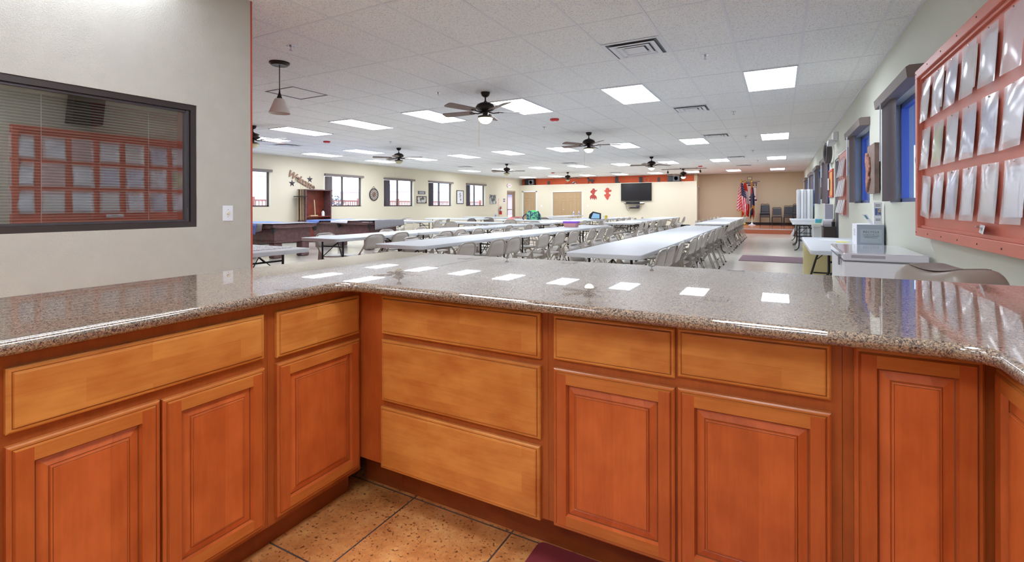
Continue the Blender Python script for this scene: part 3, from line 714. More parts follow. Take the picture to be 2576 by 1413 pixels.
for k, (a, b) in enumerate(RWIN):
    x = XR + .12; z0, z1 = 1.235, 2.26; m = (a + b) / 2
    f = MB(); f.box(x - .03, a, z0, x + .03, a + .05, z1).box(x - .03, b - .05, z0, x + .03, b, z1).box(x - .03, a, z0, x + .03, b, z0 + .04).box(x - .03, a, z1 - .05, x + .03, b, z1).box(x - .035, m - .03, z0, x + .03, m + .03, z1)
    W = struct(f.build('window_%d' % (k + 7), simple('skylit_white_window_frame', (104, 124, 184), .4), recenter=False))  # white vinyl frame; blue sky light is put into its colour
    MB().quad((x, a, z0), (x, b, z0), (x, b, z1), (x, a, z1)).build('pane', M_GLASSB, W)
    if k < 2: MB().lathe([(.03, 0), (.028, .02), (0, .024)], (x - .05, m - .0, 1.62), 12, axis='x').build('latch', M_BLKPL, W)
    t = thing('vertical_blind', 'dark taupe vertical blind with sloped valance, %s window of the right wall' % ORD[k], 'window blind', (XR, m, z1))
    v = MB(); yy0, yy1 = a + .06, b + .12
    if k > 0: yy0 = a - .06
    v.prism([(XR - .002, 2.245), (XR - .115, 2.245), (XR - .125, 2.335), (XR - .10, 2.35), (XR - .002, 2.35)], lambda u, vv, d: (u, d, vv), yy0, yy1)
    v.build('valance', M_VAL, t, bevel=.003)
    cover = {0: .36, 1: .34}.get(k, 1.0)
    n = int((b - a) * cover / .088)
    for q in range(n):
        y = b - .02 - q * .088; ang = -.38
        mb = MB(); c_, s_ = math.cos(ang) * .046, math.sin(ang) * .046
        xc = XR - .055
        mb.grid(lambda u, vv: (xc + (u * 2 - 1) * s_ + .006 * math.sin(u * PI), y - .04 + (u * 2 - 1) * c_, 1.245 + vv * 1.0), 4, 1)
        mb.build('vane', M_VALD, t, smooth=True)
    MB().tube([(XR - .13, b - .32 if k < 2 else m, 2.24), (XR - .133, b - .32 if k < 2 else m, 1.65)], .006, 6).build('wand', M_WPL, t)

# outside the left windows: yard, railing, houses, shrubs
struct(MB().box(-60, -12, -.25, XL - .2, 75, -.15).build('ground_yard', simple('pale_gravel', (226, 216, 206), .9), recenter=False))
M_RAIL = simple('terracotta_railing', (150, 84, 74), .6)
r = thing('porch_railing', 'terracotta porch railing with thin balusters outside the left windows', 'railing', (-17, 17, -.15))
MB().box(-17.04, 4, 1.40, -16.96, 30, 1.46).build('top_rail', M_RAIL, r)
MB().box(-17.02, 4, .35, -16.98, 30, .40).build('bottom_rail', M_RAIL, r)
bal = MB()
y = 4.1
while y < 30: bal.box(-17.012, y, .4, -16.988, y + .024, 1.41); y += .13
bl_ = bal.build('balusters', M_RAIL, r); bl_['kind'] = 'stuff'
for y in (6, 8.6, 11.2, 13.8, 16.4, 19, 21.6, 24.2, 26.8): MB().box(-17.06, y, -.15, -16.94, y + .12, 1.56).build('post', M_RAIL, r)
def house(lb, x0, y0, x1, y1, h, cw, cr):
    t = thing('house', lb, 'house', ((x0 + x1) / 2, (y0 + y1) / 2, -.15))
    MB().box(x0, y0, -.15, x1, y1, h).build('wall', simple('stucco_' + str(cw), cw, .9), t)
    MB().prism([(y0 - .5, h), (y1 + .5, h), ((y0 + y1) / 2, h + 1.1)], lambda u, v, d: (d, u, v), x0 - .4, x1 + .4).build('roof', simple('roof_' + str(cr), cr, .8), t)
    for q in (.25, .7):
        yy = y0 + (y1 - y0) * q
        MB().box(x1, yy, 1.2, x1 + .04, yy + 1.1, 2.2).build('window', simple('house_glass', (150, 160, 180), .3), t)
house('pink stucco house seen through the leftmost window', -36, 8, -27, 19, 3.0, (220, 196, 180), (204, 198, 194))
house('low tan house with terracotta trim behind the fourth left window', -40, 36, -30, 50, 2.6, (212, 180, 170), (176, 186, 212))
house('grey roofed house behind the fifth left window', -44, 60, -34, 72, 2.6, (160, 140, 146), (110, 112, 150))
def shrub(lb, x, y, s):
    rnd = random.Random(int(y * 10)); t = thing('shrub', lb, 'shrub', (x, y, -.15))
    mb = MB()
    for q in range(420):
        a = rnd.random() * 2 * PI; b = math.acos(2 * rnd.random() - 1); rr = s * (.5 + .5 * rnd.random())
        c = Vector((x + rr * math.sin(b) * math.cos(a), y + rr * math.sin(b) * math.sin(a), .9 * s + rr * math.cos(b)))
        d1 = Vector((rnd.uniform(-1, 1), rnd.uniform(-1, 1), rnd.uniform(-1, 1))).normalized() * .11 * s; d2 = d1.orthogonal().normalized() * .05 * s
        mb.add([c - d1, c + d2, c + d1, c - d2], [(0, 1, 2, 3)])
    mb.build('foliage', simple('dusty_green_leaf', (92, 104, 110), .8), t)
    MB().tube([(x, y, -.15), (x, y, s)], .05, 6).build('trunk', M_BRZ2, t)
shrub('dusty green shrub outside the second left window', -21, 18.5, .95)
shrub('small shrub outside the second left window beside the larger one', -20.5, 20.6, .75)
# outside the right: ground and porch
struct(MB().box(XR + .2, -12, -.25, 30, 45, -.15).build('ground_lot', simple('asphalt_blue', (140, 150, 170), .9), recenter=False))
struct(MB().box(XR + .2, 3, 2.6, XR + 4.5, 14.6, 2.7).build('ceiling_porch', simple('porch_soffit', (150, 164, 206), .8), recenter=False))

# ================================================================== DOORS
def six_panel(par, fn, u0, u1, z0, z1, mat, cols=2, name='panel'):
    mb = MB(); mb.prism([(u0, z0), (u1, z0), (u1, z1), (u0, z1)], fn, -.035, 0)
    w_ = (u1 - u0); H = z1 - z0
    for (a, b) in ((.06, .33), (.39, .76), (.80, .94)):
        for c in range(cols):
            p0 = u0 + w_ * ((.12 if cols == 2 else .22) + c * (.44)); p1 = p0 + w_ * (.32 if cols == 2 else .56)
            q0, q1 = z0 + H * a, z0 + H * b; i = .02
            A = [fn(p0, q0, .001), fn(p1, q0, .001), fn(p1, q1, .001), fn(p0, q1, .001)]
            B = [fn(p0 + i, q0 + i, .016), fn(p1 - i, q0 + i, .016), fn(p1 - i, q1 - i, .016), fn(p0 + i, q1 - i, .016)]
            C_ = [fn(p0 + 3 * i, q0 + 3 * i, .003), fn(p1 - 3 * i, q0 + 3 * i, .003), fn(p1 - 3 * i, q1 - 3 * i, .003), fn(p0 + 3 * i, q1 - 3 * i, .003)]
            D = [fn(p0 + 2 * i, q0 + 2 * i,   .014), fn(p1 - 2 * i, q0 + 2 * i,   .014), fn(p1 - 2 * i, q1 - 2 * i,   .014), fn(p0 + 2 * i, q1 - 2 * i,   .014)]
            for P, Q in ((A, B), (B, D), (D, C_)):
                for e in range(4): mb.quad(P[e], P[(e + 1) % 4], Q[(e + 1) % 4], Q[e])
            mb.quad(*C_)
    return mb.build(name, mat, par)
fB = mapper('R', YB + .02)
d1 = struct(MB().box(-14.02, YB - .012, 0, -13.93, YB, 2.09).box(-13.08, YB - .012, 0, -12.99, YB, 2.09).box(-14.02, YB - .012, 2.03, -12.99, YB, 2.10).build('door_1', M_WHITE, recenter=False))
lf = six_panel(d1, fB, -13.92, -13.09, .02, 2.02, M_DOORT, name='door_leaf')
MB().lathe([(.03, 0), (.03, -.01), (.012, -.02), (.03, -.05), (0, -.065)], (-13.86, YB + .01, 1.0), 12, axis='y').build('door_knob', M_CHROME, lf)
d2 = struct(MB().box(-12.0, YB - .012, 0, -11.95, YB, 2.02).box(-10.12, YB - .012, 0, -10.06, YB, 2.02).box(-12.0, YB - .012, 2.0, -10.06, YB + .03, 2.04).build('door_2', M_WHITE, recenter=False))
for q in range(4):
    u = -11.94 + q * .4525
    six_panel(d2, fB, u, u + .45, .02, 1.99, M_DOORT, cols=1, name='folding_leaf')
for u in (-11.25, -10.75): MB().lathe([(.02, 0), (.01, -.02), (.02, -.035), (0, -.045)], (u, YB + .02, .95), 10, axis='y').build('door_knob', M_CHROME, d2)
# glazed exit door in the left wall
d3 = struct(MB().box(XL - .12, 25.4, 0, XL - .02, 25.45, 2.1).box(XL - .12, 26.4, 0, XL - .02, 26.45, 2.1).box(XL - .12, 25.4, 2.04, XL - .02, 26.45, 2.1).build('door_3', simple('tan_steel_frame', (170, 140, 112), .5), recenter=False))
dm = simple('taupe_steel_door', (138, 112, 96), .45)
dl = MB().box(XL - .10, 25.46, .02, XL - .055, 25.58, 2.03).box(XL - .10, 26.2, .02, XL - .055, 26.39, 2.03).box(XL - .10, 25.58, .02, XL - .055, 26.2, .25).box(XL - .10, 25.58, 1.85, XL - .055, 26.2, 2.03).build('door_leaf', dm, d3)
MB().quad((XL - .08, 25.58, .25), (XL - .08, 26.2, .25), (XL - .08, 26.2, 1.85), (XL - .08, 25.58, 1.85)).build('pane', M_GLASS, dl)
MB().box(XL - .055, 25.5, .95, XL - .0, 26.35, 1.0).build('push_bar', M_CHROME, dl)
# door in the side wall of the stage, open doorway in the right wall
d4 = struct(MB().box(-3.81, 27.29, .2, -3.79, 27.35, 2.2).box(-3.81, 27.95, .2, -3.79, 28.01, 2.2).box(-3.81, 27.29, 2.15, -3.79, 28.01, 2.21).build('door_4', M_WHITE, recenter=False))
six_panel(d4, mapper('L', -3.85), 27.36, 27.94, .21, 2.14, M_DOORT, name='door_leaf')
d5 = struct(MB().box(XR + .02, 11.75, 0, XR + .18, 11.79, 2.16).box(XR + .02, 12.46, 0, XR + .18, 12.5, 2.16).box(XR + .02, 11.75, 2.12, XR + .18, 12.5, 2.16).build('door_5', simple('grey_steel_frame', (150, 146, 150), .5), recenter=False))
MB().box(XR + .1, 11.79, .01, XR + .14, 12.46, 2.12).build('door_leaf', simple('grey_door', (158, 158, 170), .5), d5)

# ================================================================== FOLDING TABLES
def make_table(L, W=.76, wish=False):
    t = thing('folding_table', '', 'folding table')
    MB().prism(fillet([(-W / 2, -L / 2), (W / 2, -L / 2), (W / 2, L / 2), (-W / 2, L / 2)], [.07] * 4, 5), lambda u, v, d: (u, v, d), .695, .74).build('tabletop', M_TABLE, t, bevel=.008, bseg=3, smooth=True)
    for s in (-1, 1):
        y = s * (L / 2 - .28); lg = MB()
        for sx_ in (-1, 1):
            if wish: pts = [(sx_ * .20, y, .70), (sx_ * .20, y, .50), (sx_ * .22, y, .44), (sx_ * .33, y, .02), (sx_ * .34, y, .012)]
            else: pts = [(sx_ * .22, y, .70), (sx_ * .22, y, .18), (sx_ * .235, y, .08), (sx_ * .28, y, .02), (sx_ * .33, y, .013)]
            lg.tube(pts, .0135, 8)
        lg.tube([(-.21, y, .60), (.21, y, .60)], .011, 6).tube([(-.25, y, .26), (.25, y, .26)], .011, 6)
        lo = lg.build('leg_frame', M_BLK, t, smooth=True)
        MB().tube([(0, y, .60), (0, y - s * .12, .66), (0, y - s * .52, .69)], .009, 6).tube([(-.2, y, .45), (0, y - s * .10, .655), (.2, y, .45)], .007, 6).build('brace', M_BLK, lo)
    register(t); return t
T8 = make_table(2.44); T6 = make_table(1.83); TW = make_table(2.44, wish=True)
placed = set()
def place(src, loc, rz, lb, grp):
    if src.name in placed: return dup(src, loc, rz, lb, grp)
    placed.add(src.name); src.location = loc; src.rotation_euler = (0, 0, rz); src['label'] = lb
    if grp: src['group'] = grp
    return src
GT = 'long rows of folding tables'
D = math.radians
TABS = [
 (T8, -1.52, 5.80, 0, 'grey folding table nearest the counter in the right-hand row'), (T8, -1.52, 8.245, 0, 'second grey folding table of the right-hand row'), (T8, -1.52, 10.69, 0, 'third grey folding table of the right-hand row, before the gap'),
 (T8, -1.55, 14.5, 0, 'grey folding table of the right-hand row just after the gap'), (T8, -1.56, 16.95, 0, 'grey folding table of the right-hand row, second after the gap'), (T8, -1.57, 19.4, 0, 'farthest grey folding table of the right-hand row, before the stage'),
 (T8, -4.01, 5.72, -1.0, 'grey folding table nearest the counter in the middle row'), (T8, -3.94, 8.17, -1.5, 'second grey folding table of the middle row'), (T6, -3.87, 10.32, -1.5, 'third grey folding table of the middle row with purple lidded tub'),
 (T8, -3.82, 14.05, 0, 'grey folding table of the middle row just after the gap'), (T8, -3.83, 16.5, 0, 'grey folding table of the middle row, second after the gap'), (T8, -3.84, 18.95, 0, 'farthest grey folding table of the middle row'),
 (T6, -5.90, 5.82, 0, 'grey folding table nearest the counter in the left row'), (T8, -5.88, 8.0, -1.5, 'second grey folding table of the left row'), (T6, -5.80, 10.2, -2.0, 'third grey folding table of the left row'),
 (T8, -5.85, 13.1, -2, 'bright folding table after the gap of the left row'), (T8, -5.62, 15.55, -3, 'folding table carrying the laptop bag, left row'), (T8, -5.48, 18.0, -3, 'farthest folding table of the left row by the closet doors'),
 (T8, -10.62, 12.08, 90, 'folding table behind the far pool table'), (T6, -7.72, 11.80, 90, 'short folding table crosswise behind the left row'), (T8, -10.6, 15.1, 90, 'folding table under the third left window'),
 (T8, -7.25, 14.6, 90, 'crosswise folding table carrying the green bag'), (T8, -7.1, 17.1, 90, 'crosswise folding table in front of the far doors'), (T8, -10.3, 17.2, 90, 'crosswise folding table with red booklet near the extinguisher'), (T8, -8.6, 20.9, 0, 'folding table with two water bottles by the closet doors'),
]
for src, x, y, a, lb in TABS: place(src, (x, y, 0), D(a), lb, GT)
pz = place(T8, (-5.83, 3.38, 0), D(90), 'grey folding table with unfinished jigsaw puzzle beside the kitchen wall', None)
jig = MB(); jig.box(-6.6, 3.07, .7405, -4.85, 3.69, .7435)
tag(jig.build('jigsaw_puzzle', spots('puzzle_pieces', (86, 84, 96), (222, 216, 214), 55, .5, .4)), 'scattered grey jigsaw puzzle pieces covering the left table', 'jigsaw puzzle', kind='stuff')
rt = place(TW, (.655, 7.15, 0), 0, 'grey folding table against the right wall behind the freezer', None)

# ================================================================== FOLDING CHAIRS
def make_chair(dark=False):
    mt_, mp_ = (M_CHAIR, M_CHAIRP) if not dark else (simple('dark_taupe_steel', (112, 104, 100), .35, metal=.2), simple('dark_taupe_panel', (124, 116, 112), .4, metal=.1))
    t = thing('folding_chair', '', 'folding chair')
    fr = MB(); hoop = []
    for k in range(13):
        a = PI * k / 12; hx_ = .195 * math.cos(a); 
        e = abs(math.cos(a)) ** .55 * (1 if math.cos(a) > 0 else -1)
        zz = .625 + .145 * math.sin(a) ** .7 if math.sin(a) > 1e-6 else .625
        hoop.append((.20 * e, -.205 - (zz - .625) * .28, zz))
    pts = [(.225, .21, .012), (.212, .03, .32), (.205, -.08, .46), (.203, -.165, .56)] + hoop + [(-.203, -.165, .56), (-.205, -.08, .46), (-.212, .03, .32), (-.225, .21, .012)]
    fr.tube(pts, .0115, 8); fr.tube([(-.215, .10, .20), (.215, .10, .20)], .008, 6)
    fr.build('front_frame', mt_, t, smooth=True)
    rr = MB()
    for s in (-1, 1):
        rr.tube([(s * .222, -.235, .012), (s * .218, -.14, .26), (s * .214, -.075, .45)], .0105, 8)
        rr.add([(s * .216, -.13, .52), (s * .216, -.02, .36), (s * .216, -.15, .36), (s * .210, -.13, .52), (s * .210, -.02, .36), (s * .210, -.15, .36)], [(0, 1, 2), (3, 5, 4), (0, 3, 4, 1), (1, 4, 5, 2), (2, 5, 3, 0)])
    rr.tube([(-.22, -.18, .155), (.22, -.18, .155)], .008, 6)
    rr.build('rear_leg_frame', mt_, t, smooth=True)
    sp = fillet([(-.20, -.13), (.20, -.13), (.20, .25), (-.20, .25)], [.05, .05, .09, .09], 5)
    MB().prism(sp, lambda u, v, d: (u, v, d + .02 * (v)), .415, .437).build('seat', mp_, t, smooth=True, bevel=.008)
    bk = MB()
    nU, nV = 10, 4
    def bf(u, v):
        z = .555 + v * .205; w_ = .193 * (1 if z < .66 else (1 - ((z - .66) / .125) ** 2.2) ** .5)
        x = (u * 2 - 1) * w_
        return (x, -.195 - (z - .6) * .27 - .012 * (1 - (u * 2 - 1) ** 2), z)
    bk.grid(bf, nU, nV); b = bk.build('backrest', mp_, t, smooth=True, solid=.012)
    for s in (-1, 1):
        for y, z in ((.214, 0), (-.238, 0)): MB().lathe([(.015, 0), (.015, .02), (.011, .024)], (s * .224, y, z), 8).build('foot_cap', M_RUB, t)
    register(t); return t
CH = make_chair(); CHD = make_chair(True)
def chair(x, y, face, lb, grp, src=None, z=0.0):
    """x,y of the hoop top; face = direction the sitter looks, degrees"""
    a = D(face - 90); bx_, by_ = x + .235 * math.cos(D(face)), y + .235 * math.sin(D(face))
    return place(src or CH, (bx_, by_, z), a, lb, grp)
ORD2 = ORD + ['thirteenth', 'fourteenth']
def row(xs, ys, face, where, grp):
    for k, y in enumerate(ys):
        x = xs[k] if isinstance(xs, list) else xs
        chair(x, y, face + random.uniform(-4, 4), 'beige metal folding chair, %s %s' % (ORD2[k], where), grp)
f_ = 1.024
row(-1.02, [4.98, 5.43, 6.02, 7.03, 7.62, 8.15, 9.10, 9.80, 10.50, 11.1], 180, 'from the counter, aisle side of right-hand row', 'chairs on the aisle side of the right-hand row')
row(-1.10, [13.5, 14.1, 14.75, 15.4, 16.1, 16.8, 17.5, 18.3, 19.1, 20.0], 180, 'after the gap, aisle side of right-hand row', 'chairs on the aisle side beyond the gap')
row(-2.06, [5.25, 6.1, 6.75, 7.5, 8.3, 9.1, 9.9, 10.8], 0, 'from the counter, left side of right-hand row', 'chairs on the left side of the right-hand row')
row([-2.3] + [-2.05] * 7, [13.2, 14.4, 15.1, 16.0, 16.9, 17.9, 18.9, 20.0], 0, 'after the gap, left side of right-hand row', 'chairs on the left side beyond the gap')
row([-3.25, -3.2, -3.21, -3.21, -3.18, -3.13, -3.14, -3.09, -3.06], [4.86, 5.49, 5.96, 6.94, 7.51, 8.0, 8.97, 9.4, 9.86], 180, 'from the counter, right side of middle row', 'chairs on the right side of the middle row')
row(-4.52, [5.35, 6.02, 6.65, 7.7, 8.4, 9.3, 10.2], 0, 'from the counter, left side of middle row', 'chairs on the left side of the middle row')
row(-3.18, [12.95, 13.55, 14.3, 15.1, 15.5, 16.0, 17.2, 17.7, 18.3, 19.4], 180, 'after the gap, right side of middle row', 'chairs on the right side of the middle row beyond the gap')
row(-4.36, [13.5, 14.2, 15.0, 15.9, 16.8, 17.8], 0, 'after the gap, left side of middle row', 'chairs on the left side of the middle row beyond the gap')
row([-5.46, -5.49, -5.06, -5.16, -5.08, -5.2, -5.03], [5.63, 6.25, 6.9, 7.47, 7.96, 9.4, 10.0], 180, 'from the counter, right side of left row', 'chairs on the right side of the left row')
row(-6.42, [5.5, 6.9, 7.9, 8.7, 9.6], 0, 'from the counter, window side of left row', 'chairs on the window side of the left row')
row([-5.12, -4.98, -4.88, -4.88, -4.83, -4.8, -4.79], [12.7, 13.5, 14.78, 15.28, 16.38, 16.9, 17.6], 180, 'after the gap, right side of left row', 'chairs on the right side of the left row beyond the gap')
GB = 'scattered chairs near the left wall'
chair(-9.05, 11.95, 180, 'beige folding chair at the right end of the table behind the pool tables', GB)
chair(-9.75, 13.4, 200, 'dark taupe folding chair standing alone against the left wall', GB, CHD)
chair(-7.95, 11.05, 90, 'beige folding chair with its back to us at the short crosswise table', GB)
chair(-6.55, 11.75, 180, 'beige folding chair at right end of the short crosswise table', GB)
chair(-7.55, 13.75, 92, 'white-looking folding chair in front of the green bag table', GB)
chair(-9.2, 14.0, 170, 'dark folding chair at the end of the table under third window', GB, CHD)
chair(-9.45, 15.5, 95, 'dark folding chair before the table with the red booklet', GB, CHD)
chair(-7.5, 16.15, 90, 'dark folding chair before the table in front of far doors', GB, CHD)
chair(-11.3, 13.0, 250, 'beige folding chair behind the table next to the far pool table', GB)
chair(-12.0, 10.0 + 4.0, 300, 'beige folding chair close under the third left window', GB)
chair(-6.1, 17.3, 200, 'beige folding chair at right end of the far crosswise table', GB)
chair(-5.95, 12.2, 90, 'beige folding chair at the near end of the left row beyond gap', GB)

# ================================================================== THINGS ON THE TABLES
def bottle(x, y, lb, z=.741, h=.20, r=.032):
    t = thing('water_bottle', lb, 'bottle', (x, y, z), 'water bottles')
    MB().lathe([(0, 0), (r, 0), (r, h * .62), (r * .95, h * .68), (r * .45, h * .86), (r * .4, h * .9)], (x, y, z), 14).build('bottle_body', simple('clear_plastic', (206, 216, 232), .15), t, smooth=True)
    MB().lathe([(r * .45, h * .9), (r * .45, h), (0, h)], (x, y, z), 10).build('cap', M_WPL, t)
    MB().lathe([(r * 1.02, h * .25), (r * 1.02, h * .5)], (x, y, z), 14).build('wrapper', simple('blue_label', (120, 140, 190), .5), t)
bottle(-10.0, 16.95, 'clear water bottle left of the red booklet')
bottle(-8.5, 21.6, 'left one of two water bottles by the closet doors'); bottle(-8.35, 21.9, 'right one of two water bottles by the closet doors')
tg = MB(); tg.box(-9.35, 17.0, .741, -8.95, 17.3, .762, 0); tag(tg.build('booklet', simple('red_booklet_cover', (206, 60, 60), .5)), 'flat red booklet on the crosswise table near the extinguisher', 'booklet')
nb = MB(); nb.add([(-8.25, 14.7, .741), (-8.0, 14.7, .741), (-8.0, 14.9, .741), (-8.25, 14.9, .741), (-8.12, 14.8, .81)], [(0, 1, 4), (1, 2, 4), (2, 3, 4), (3, 0, 4), (3, 2, 1, 0)]); tag(nb.build('paper_napkin', simple('red_white_paper', (232, 120, 116), .7)), 'folded red and white paper left of the green bag', 'paper')
bg = thing('tote_bag', 'slouching green and navy patterned tote bag on a crosswise table', 'bag', (-7.15, 14.55, .741))
gm = spots('green_navy_print', (40, 56, 92), (92, 168, 118), 17, .5, .8)
gb = MB()
def bagf(u, v):
    a = 2 * PI * u; e = 1 + .12 * math.sin(3 * a + 4 * v); sx_ = .25 * (1 - .25 * v ** 3) * e; sy_ = .15 * (1 - .55 * v ** 2) * e
    return (-7.15 + sx_ * math.copysign(abs(math.cos(a)) ** .7, math.cos(a)) + .03 * v, 14.55 + sy_ * math.sin(a), .742 + .27 * v + .02 * math.sin(2 * a) * v)
gb.grid(bagf, 28, 8); gb.build('bag_body', gm, bg, smooth=True)
MB().grid(lambda u, v: (-7.12 + .21 * (1 - v * .999) * math.cos(2 * PI * u) * .9 - .03, 14.55 + .07 * (1 - v) * math.sin(2 * PI * u), 1.005 + .05 * math.sin(v * PI / 2)), 20, 4).build('bag_lining', simple('bright_green_cloth', (70, 196, 110), .8), bg, smooth=True)
MB().tube([(-7.38, 14.5, .93), (-7.45, 14.45, .87), (-7.47, 14.42, .78), (-7.42, 14.4, .75)], .02, 6).tube([(-6.93, 14.5, .98), (-6.87, 14.46, .9), (-6.9, 14.45, .8)], .02, 6).build('strap', simple('navy_cloth', (34, 44, 78), .8), bg, smooth=True)
# laptop bag with blue lining, yellow-white box, papers on the left row
lp = thing('open_case', 'open black case with light blue lining on the left row', 'case', (-5.52, 16.1, .741))
MB().prism([(-.24, 0), (.2, 0), (.2, .20), (-.08, .26), (-.2, .16)], lambda u, v, d: (-5.52 + u, 16.0 + d, .741 + v), 0, .04).build('case_shell', M_BLKPL, lp, bevel=.006)
MB().prism([(-.14, .02), (.16, .02), (.16, .17), (-.06, .21)], lambda u, v, d: (-5.52 + u, 15.99 + d, .741 + v), 0, .008).build('lining', simple('pale_blue_lining', (150, 196, 224), .6), lp)
yb = thing('small_carton', 'small yellow and white carton right of the open black case', 'carton', (-5.22, 16.1, .741))
MB().box(-5.26, 16.05, .741, -5.20, 16.15, .87).build('carton_body', M_WPL, yb); MB().box(-5.2, 16.05, .741, -5.14, 16.15, .87).build('carton_side', simple('yellow_card', (232, 200, 70), .6), yb)
tag(MB().add([(-5.95, 15.6, .741), (-5.6, 15.6, .741), (-5.6, 15.85, .741), (-5.95, 15.85, .741), (-5.85, 15.7, .80), (-5.68, 15.74, .79)], [(0, 1, 5, 4), (1, 2, 5), (2, 3, 4, 5), (3, 0, 4), (3, 2, 1, 0)]).build('crumpled_towel', M_WHITECL), 'crumpled white towel left of the open black case', 'towel')
# tub with purple lid
pt = thing('storage_tub', 'small clear tub of pink sweets with purple lid on middle row', 'tub', (-4.0, 10.05, .741))
MB().prism([(-.13, 0), (.13, 0), (.15, .085), (-.15, .085)], lambda u, v, d: (-3.99 + u, 10.0 + d, .741 + v), -.09, .09).build('tub_body', simple('pink_contents', (206, 150, 150), .4), pt, bevel=.01)
MB().box(-4.15, 9.905, .826, -3.83, 10.095, .865).build('lid', simple('purple_plastic', (150, 90, 222), .4), pt, bevel=.008)
# blue bag on a chair end in the gap
tb = thing('shoulder_bag', 'black shoulder bag with bright blue side hanging at the gap', 'bag', (-2.1, 13.2, .445))
MB().prism([(-.14, 0), (.14, 0), (.10, .26), (-.12, .26)], lambda u, v, d: (-2.12 + u, 13.2 + d, .452 + v), -.08, .08).build('bag_body', M_BLKPL, tb, bevel=.02)
MB().prism([(-.11, .02), (.12, .02), (.09, .12), (-.09, .12)], lambda u, v, d: (-2.12 + u, 13.2 + d, .452 + v), -.09, -.079).build('pocket', simple('bright_blue_cloth', (60, 90, 226), .6), tb)
# white waste bin on the floor between rows
wb_ = thing('waste_bin', 'small white waste bin on the floor left of the right-hand row', 'waste bin', (-2.55, 6.1, 0))
MB().lathe([(0, .002), (.11, .002), (.145, .30), (.155, .30), (.155, .315), (.135, .315), (.10, .02), (0, .02)], (-2.62, 6.3, 0), 20).build('bin_body', M_WPL, wb_, smooth=True)

# ================================================================== POOL TABLES
def pool(x0, y0, x1, y1, lb, drape):
    t = thing('pool_table', lb, 'pool table', ((x0 + x1) / 2, (y0 + y1) / 2, 0), 'draped pool tables')
    MB().box(x0 + .13, y0 + .13, .38, x1 - .13, y1 - .13, .70).build('cabinet', M_MAHOG, t, bevel=.006)
    MB().box(x0 + .11, y0 + .11, .365, x1 - .11, y1 - .11, .40).build('skirt_molding', M_MAHOG, t)
    MB().prism([(0, 0), (1, 0), (1, 1), (0, 1)], lambda u, v, d: (x0 + .02 + (x1 - x0 - .04) * u, y0 + .02 + (y1 - y0 - .04) * v, d), .70, .785).build('rail', M_MAHOG, t, bevel=.02)
    for a in (x0 + .14, x1 - .36):
        for b in (y0 + .14, y1 - .36): MB().prism([(0, 0), (.22, 0), (.22, .22), (0, .22)], lambda u, v, d: (a + u, b + v, d), 0, .37).build('leg', M_MAHOG, t, bevel=.035)
    for a in (x0 + .06, (x0 + x1) / 2, x1 - .06):
        for b in (y0 + .06, y1 - .06): MB().lathe([(.0, -.13), (.04, -.11), (.06, -.03), (.06, 0)], (a, b, .72), 10).build('pocket', M_BLKPL, t)
    return t
pool(-12.55, 7.12, -10.02, 8.36, 'dark wood pool table nearer the kitchen wall, draped with sheets', 0)
pool(-12.1, 9.72, -9.66, 11.05, 'dark wood pool table in front of the cue cabinet, draped with sheets', 0)
def drape(lb, x0, y0, x1, y1, z, sides, m, name='sheet'):
    """flat sheet with hanging, wavy hems on the listed sides"""
    rnd = random.Random(int(x0 * 77)); mb = MB()
    nx, ny = 16, 12
    mb.grid(lambda u, v: (x0 + (x1 - x0) * u, y0 + (y1 - y0) * v, z + .006 * math.sin(9 * u + 5 * v) * math.sin(7 * v)), nx, ny)
    for s in sides:
        kind, a, b, h0, h1 = s
        def hem(u, v):
            h_ = h0 + (h1 - h0) * u; wv = .018 * math.sin(u * 26) * v
            if kind == 'y0': return (x0 + (x1 - x0) * (a + (b - a) * u), y0 - .012 * v - abs(wv), z - h_ * v)
            if kind == 'x1': return (x1 + .012 * v + abs(wv), y0 + (y1 - y0) * (a + (b - a) * u), z - h_ * v)
        mb.grid(hem, 28, 3)
    return tag(mb.build(name, m, smooth=True, solid=.004), lb, 'sheet')
drape('blue and white sheet covering the left part of the nearer pool table', -12.5, 7.08, -10.55, 8.35, .80, [('y0', .0, 1, .20, .24)], M_BLUECL)
drape('plain white sheet over the right end of the nearer pool table', -10.9, 7.1, -10.02, 8.36, .806, [('y0', .25, .62, .22, .16)], M_GREYCL)
drape('blue sheet over the left part of the farther pool table', -12.1, 9.69, -10.9, 11.0, .80, [('y0', .0, .45, .20, .05)], M_BLUECL)
drape('white sheet across the middle of the farther pool table', -11.1, 9.695, -10.0, 11.0, .806, [('y0', 0, .6, .06, .07)], M_WHITECL)
drape('grey sheet hanging over the right end of the farther pool table', -10.3, 9.75, -9.65, 11.08, .811, [('x1', .12, 1.0, .25, .16)], M_GREYCL)
# cue cabinet with cues, brush, bottle
cu = thing('cue_cabinet', 'tall open cherry wood cabinet for pool cues against the left wall', 'cabinet', (-14.0, 11.55, 0))
X0, X1, Y0, Y1 = -14.17, -13.80, 11.02, 12.08
MB().box(X0, Y0, 0, X0 + .02, Y1, 1.74).build('back_panel', M_MAHOGR, cu)
MB().box(X0, Y0, 0, X1, Y0 + .04, 1.74).build('side_panel', M_MAHOG, cu); MB().box(X0, Y1 - .04, 0, X1, Y1, 1.74).build('side_panel', M_MAHOG, cu)
MB().box(X0, Y0 - .03, 1.74, X1 + .02, Y1 + .03, 1.77).build('top_panel', M_MAHOG, cu)
for z in (.02, .84): MB().box(X0 + .02, Y0 + .04, z, X1, Y1 - .04, z + .025).build('shelf', M_MAHOGR, cu)
MB().box(X0 + .02, Y0 - .2, 1.52, X1 + .1, Y0 - .001, 1.545).build('cue_clip', M_BLKPL, cu)
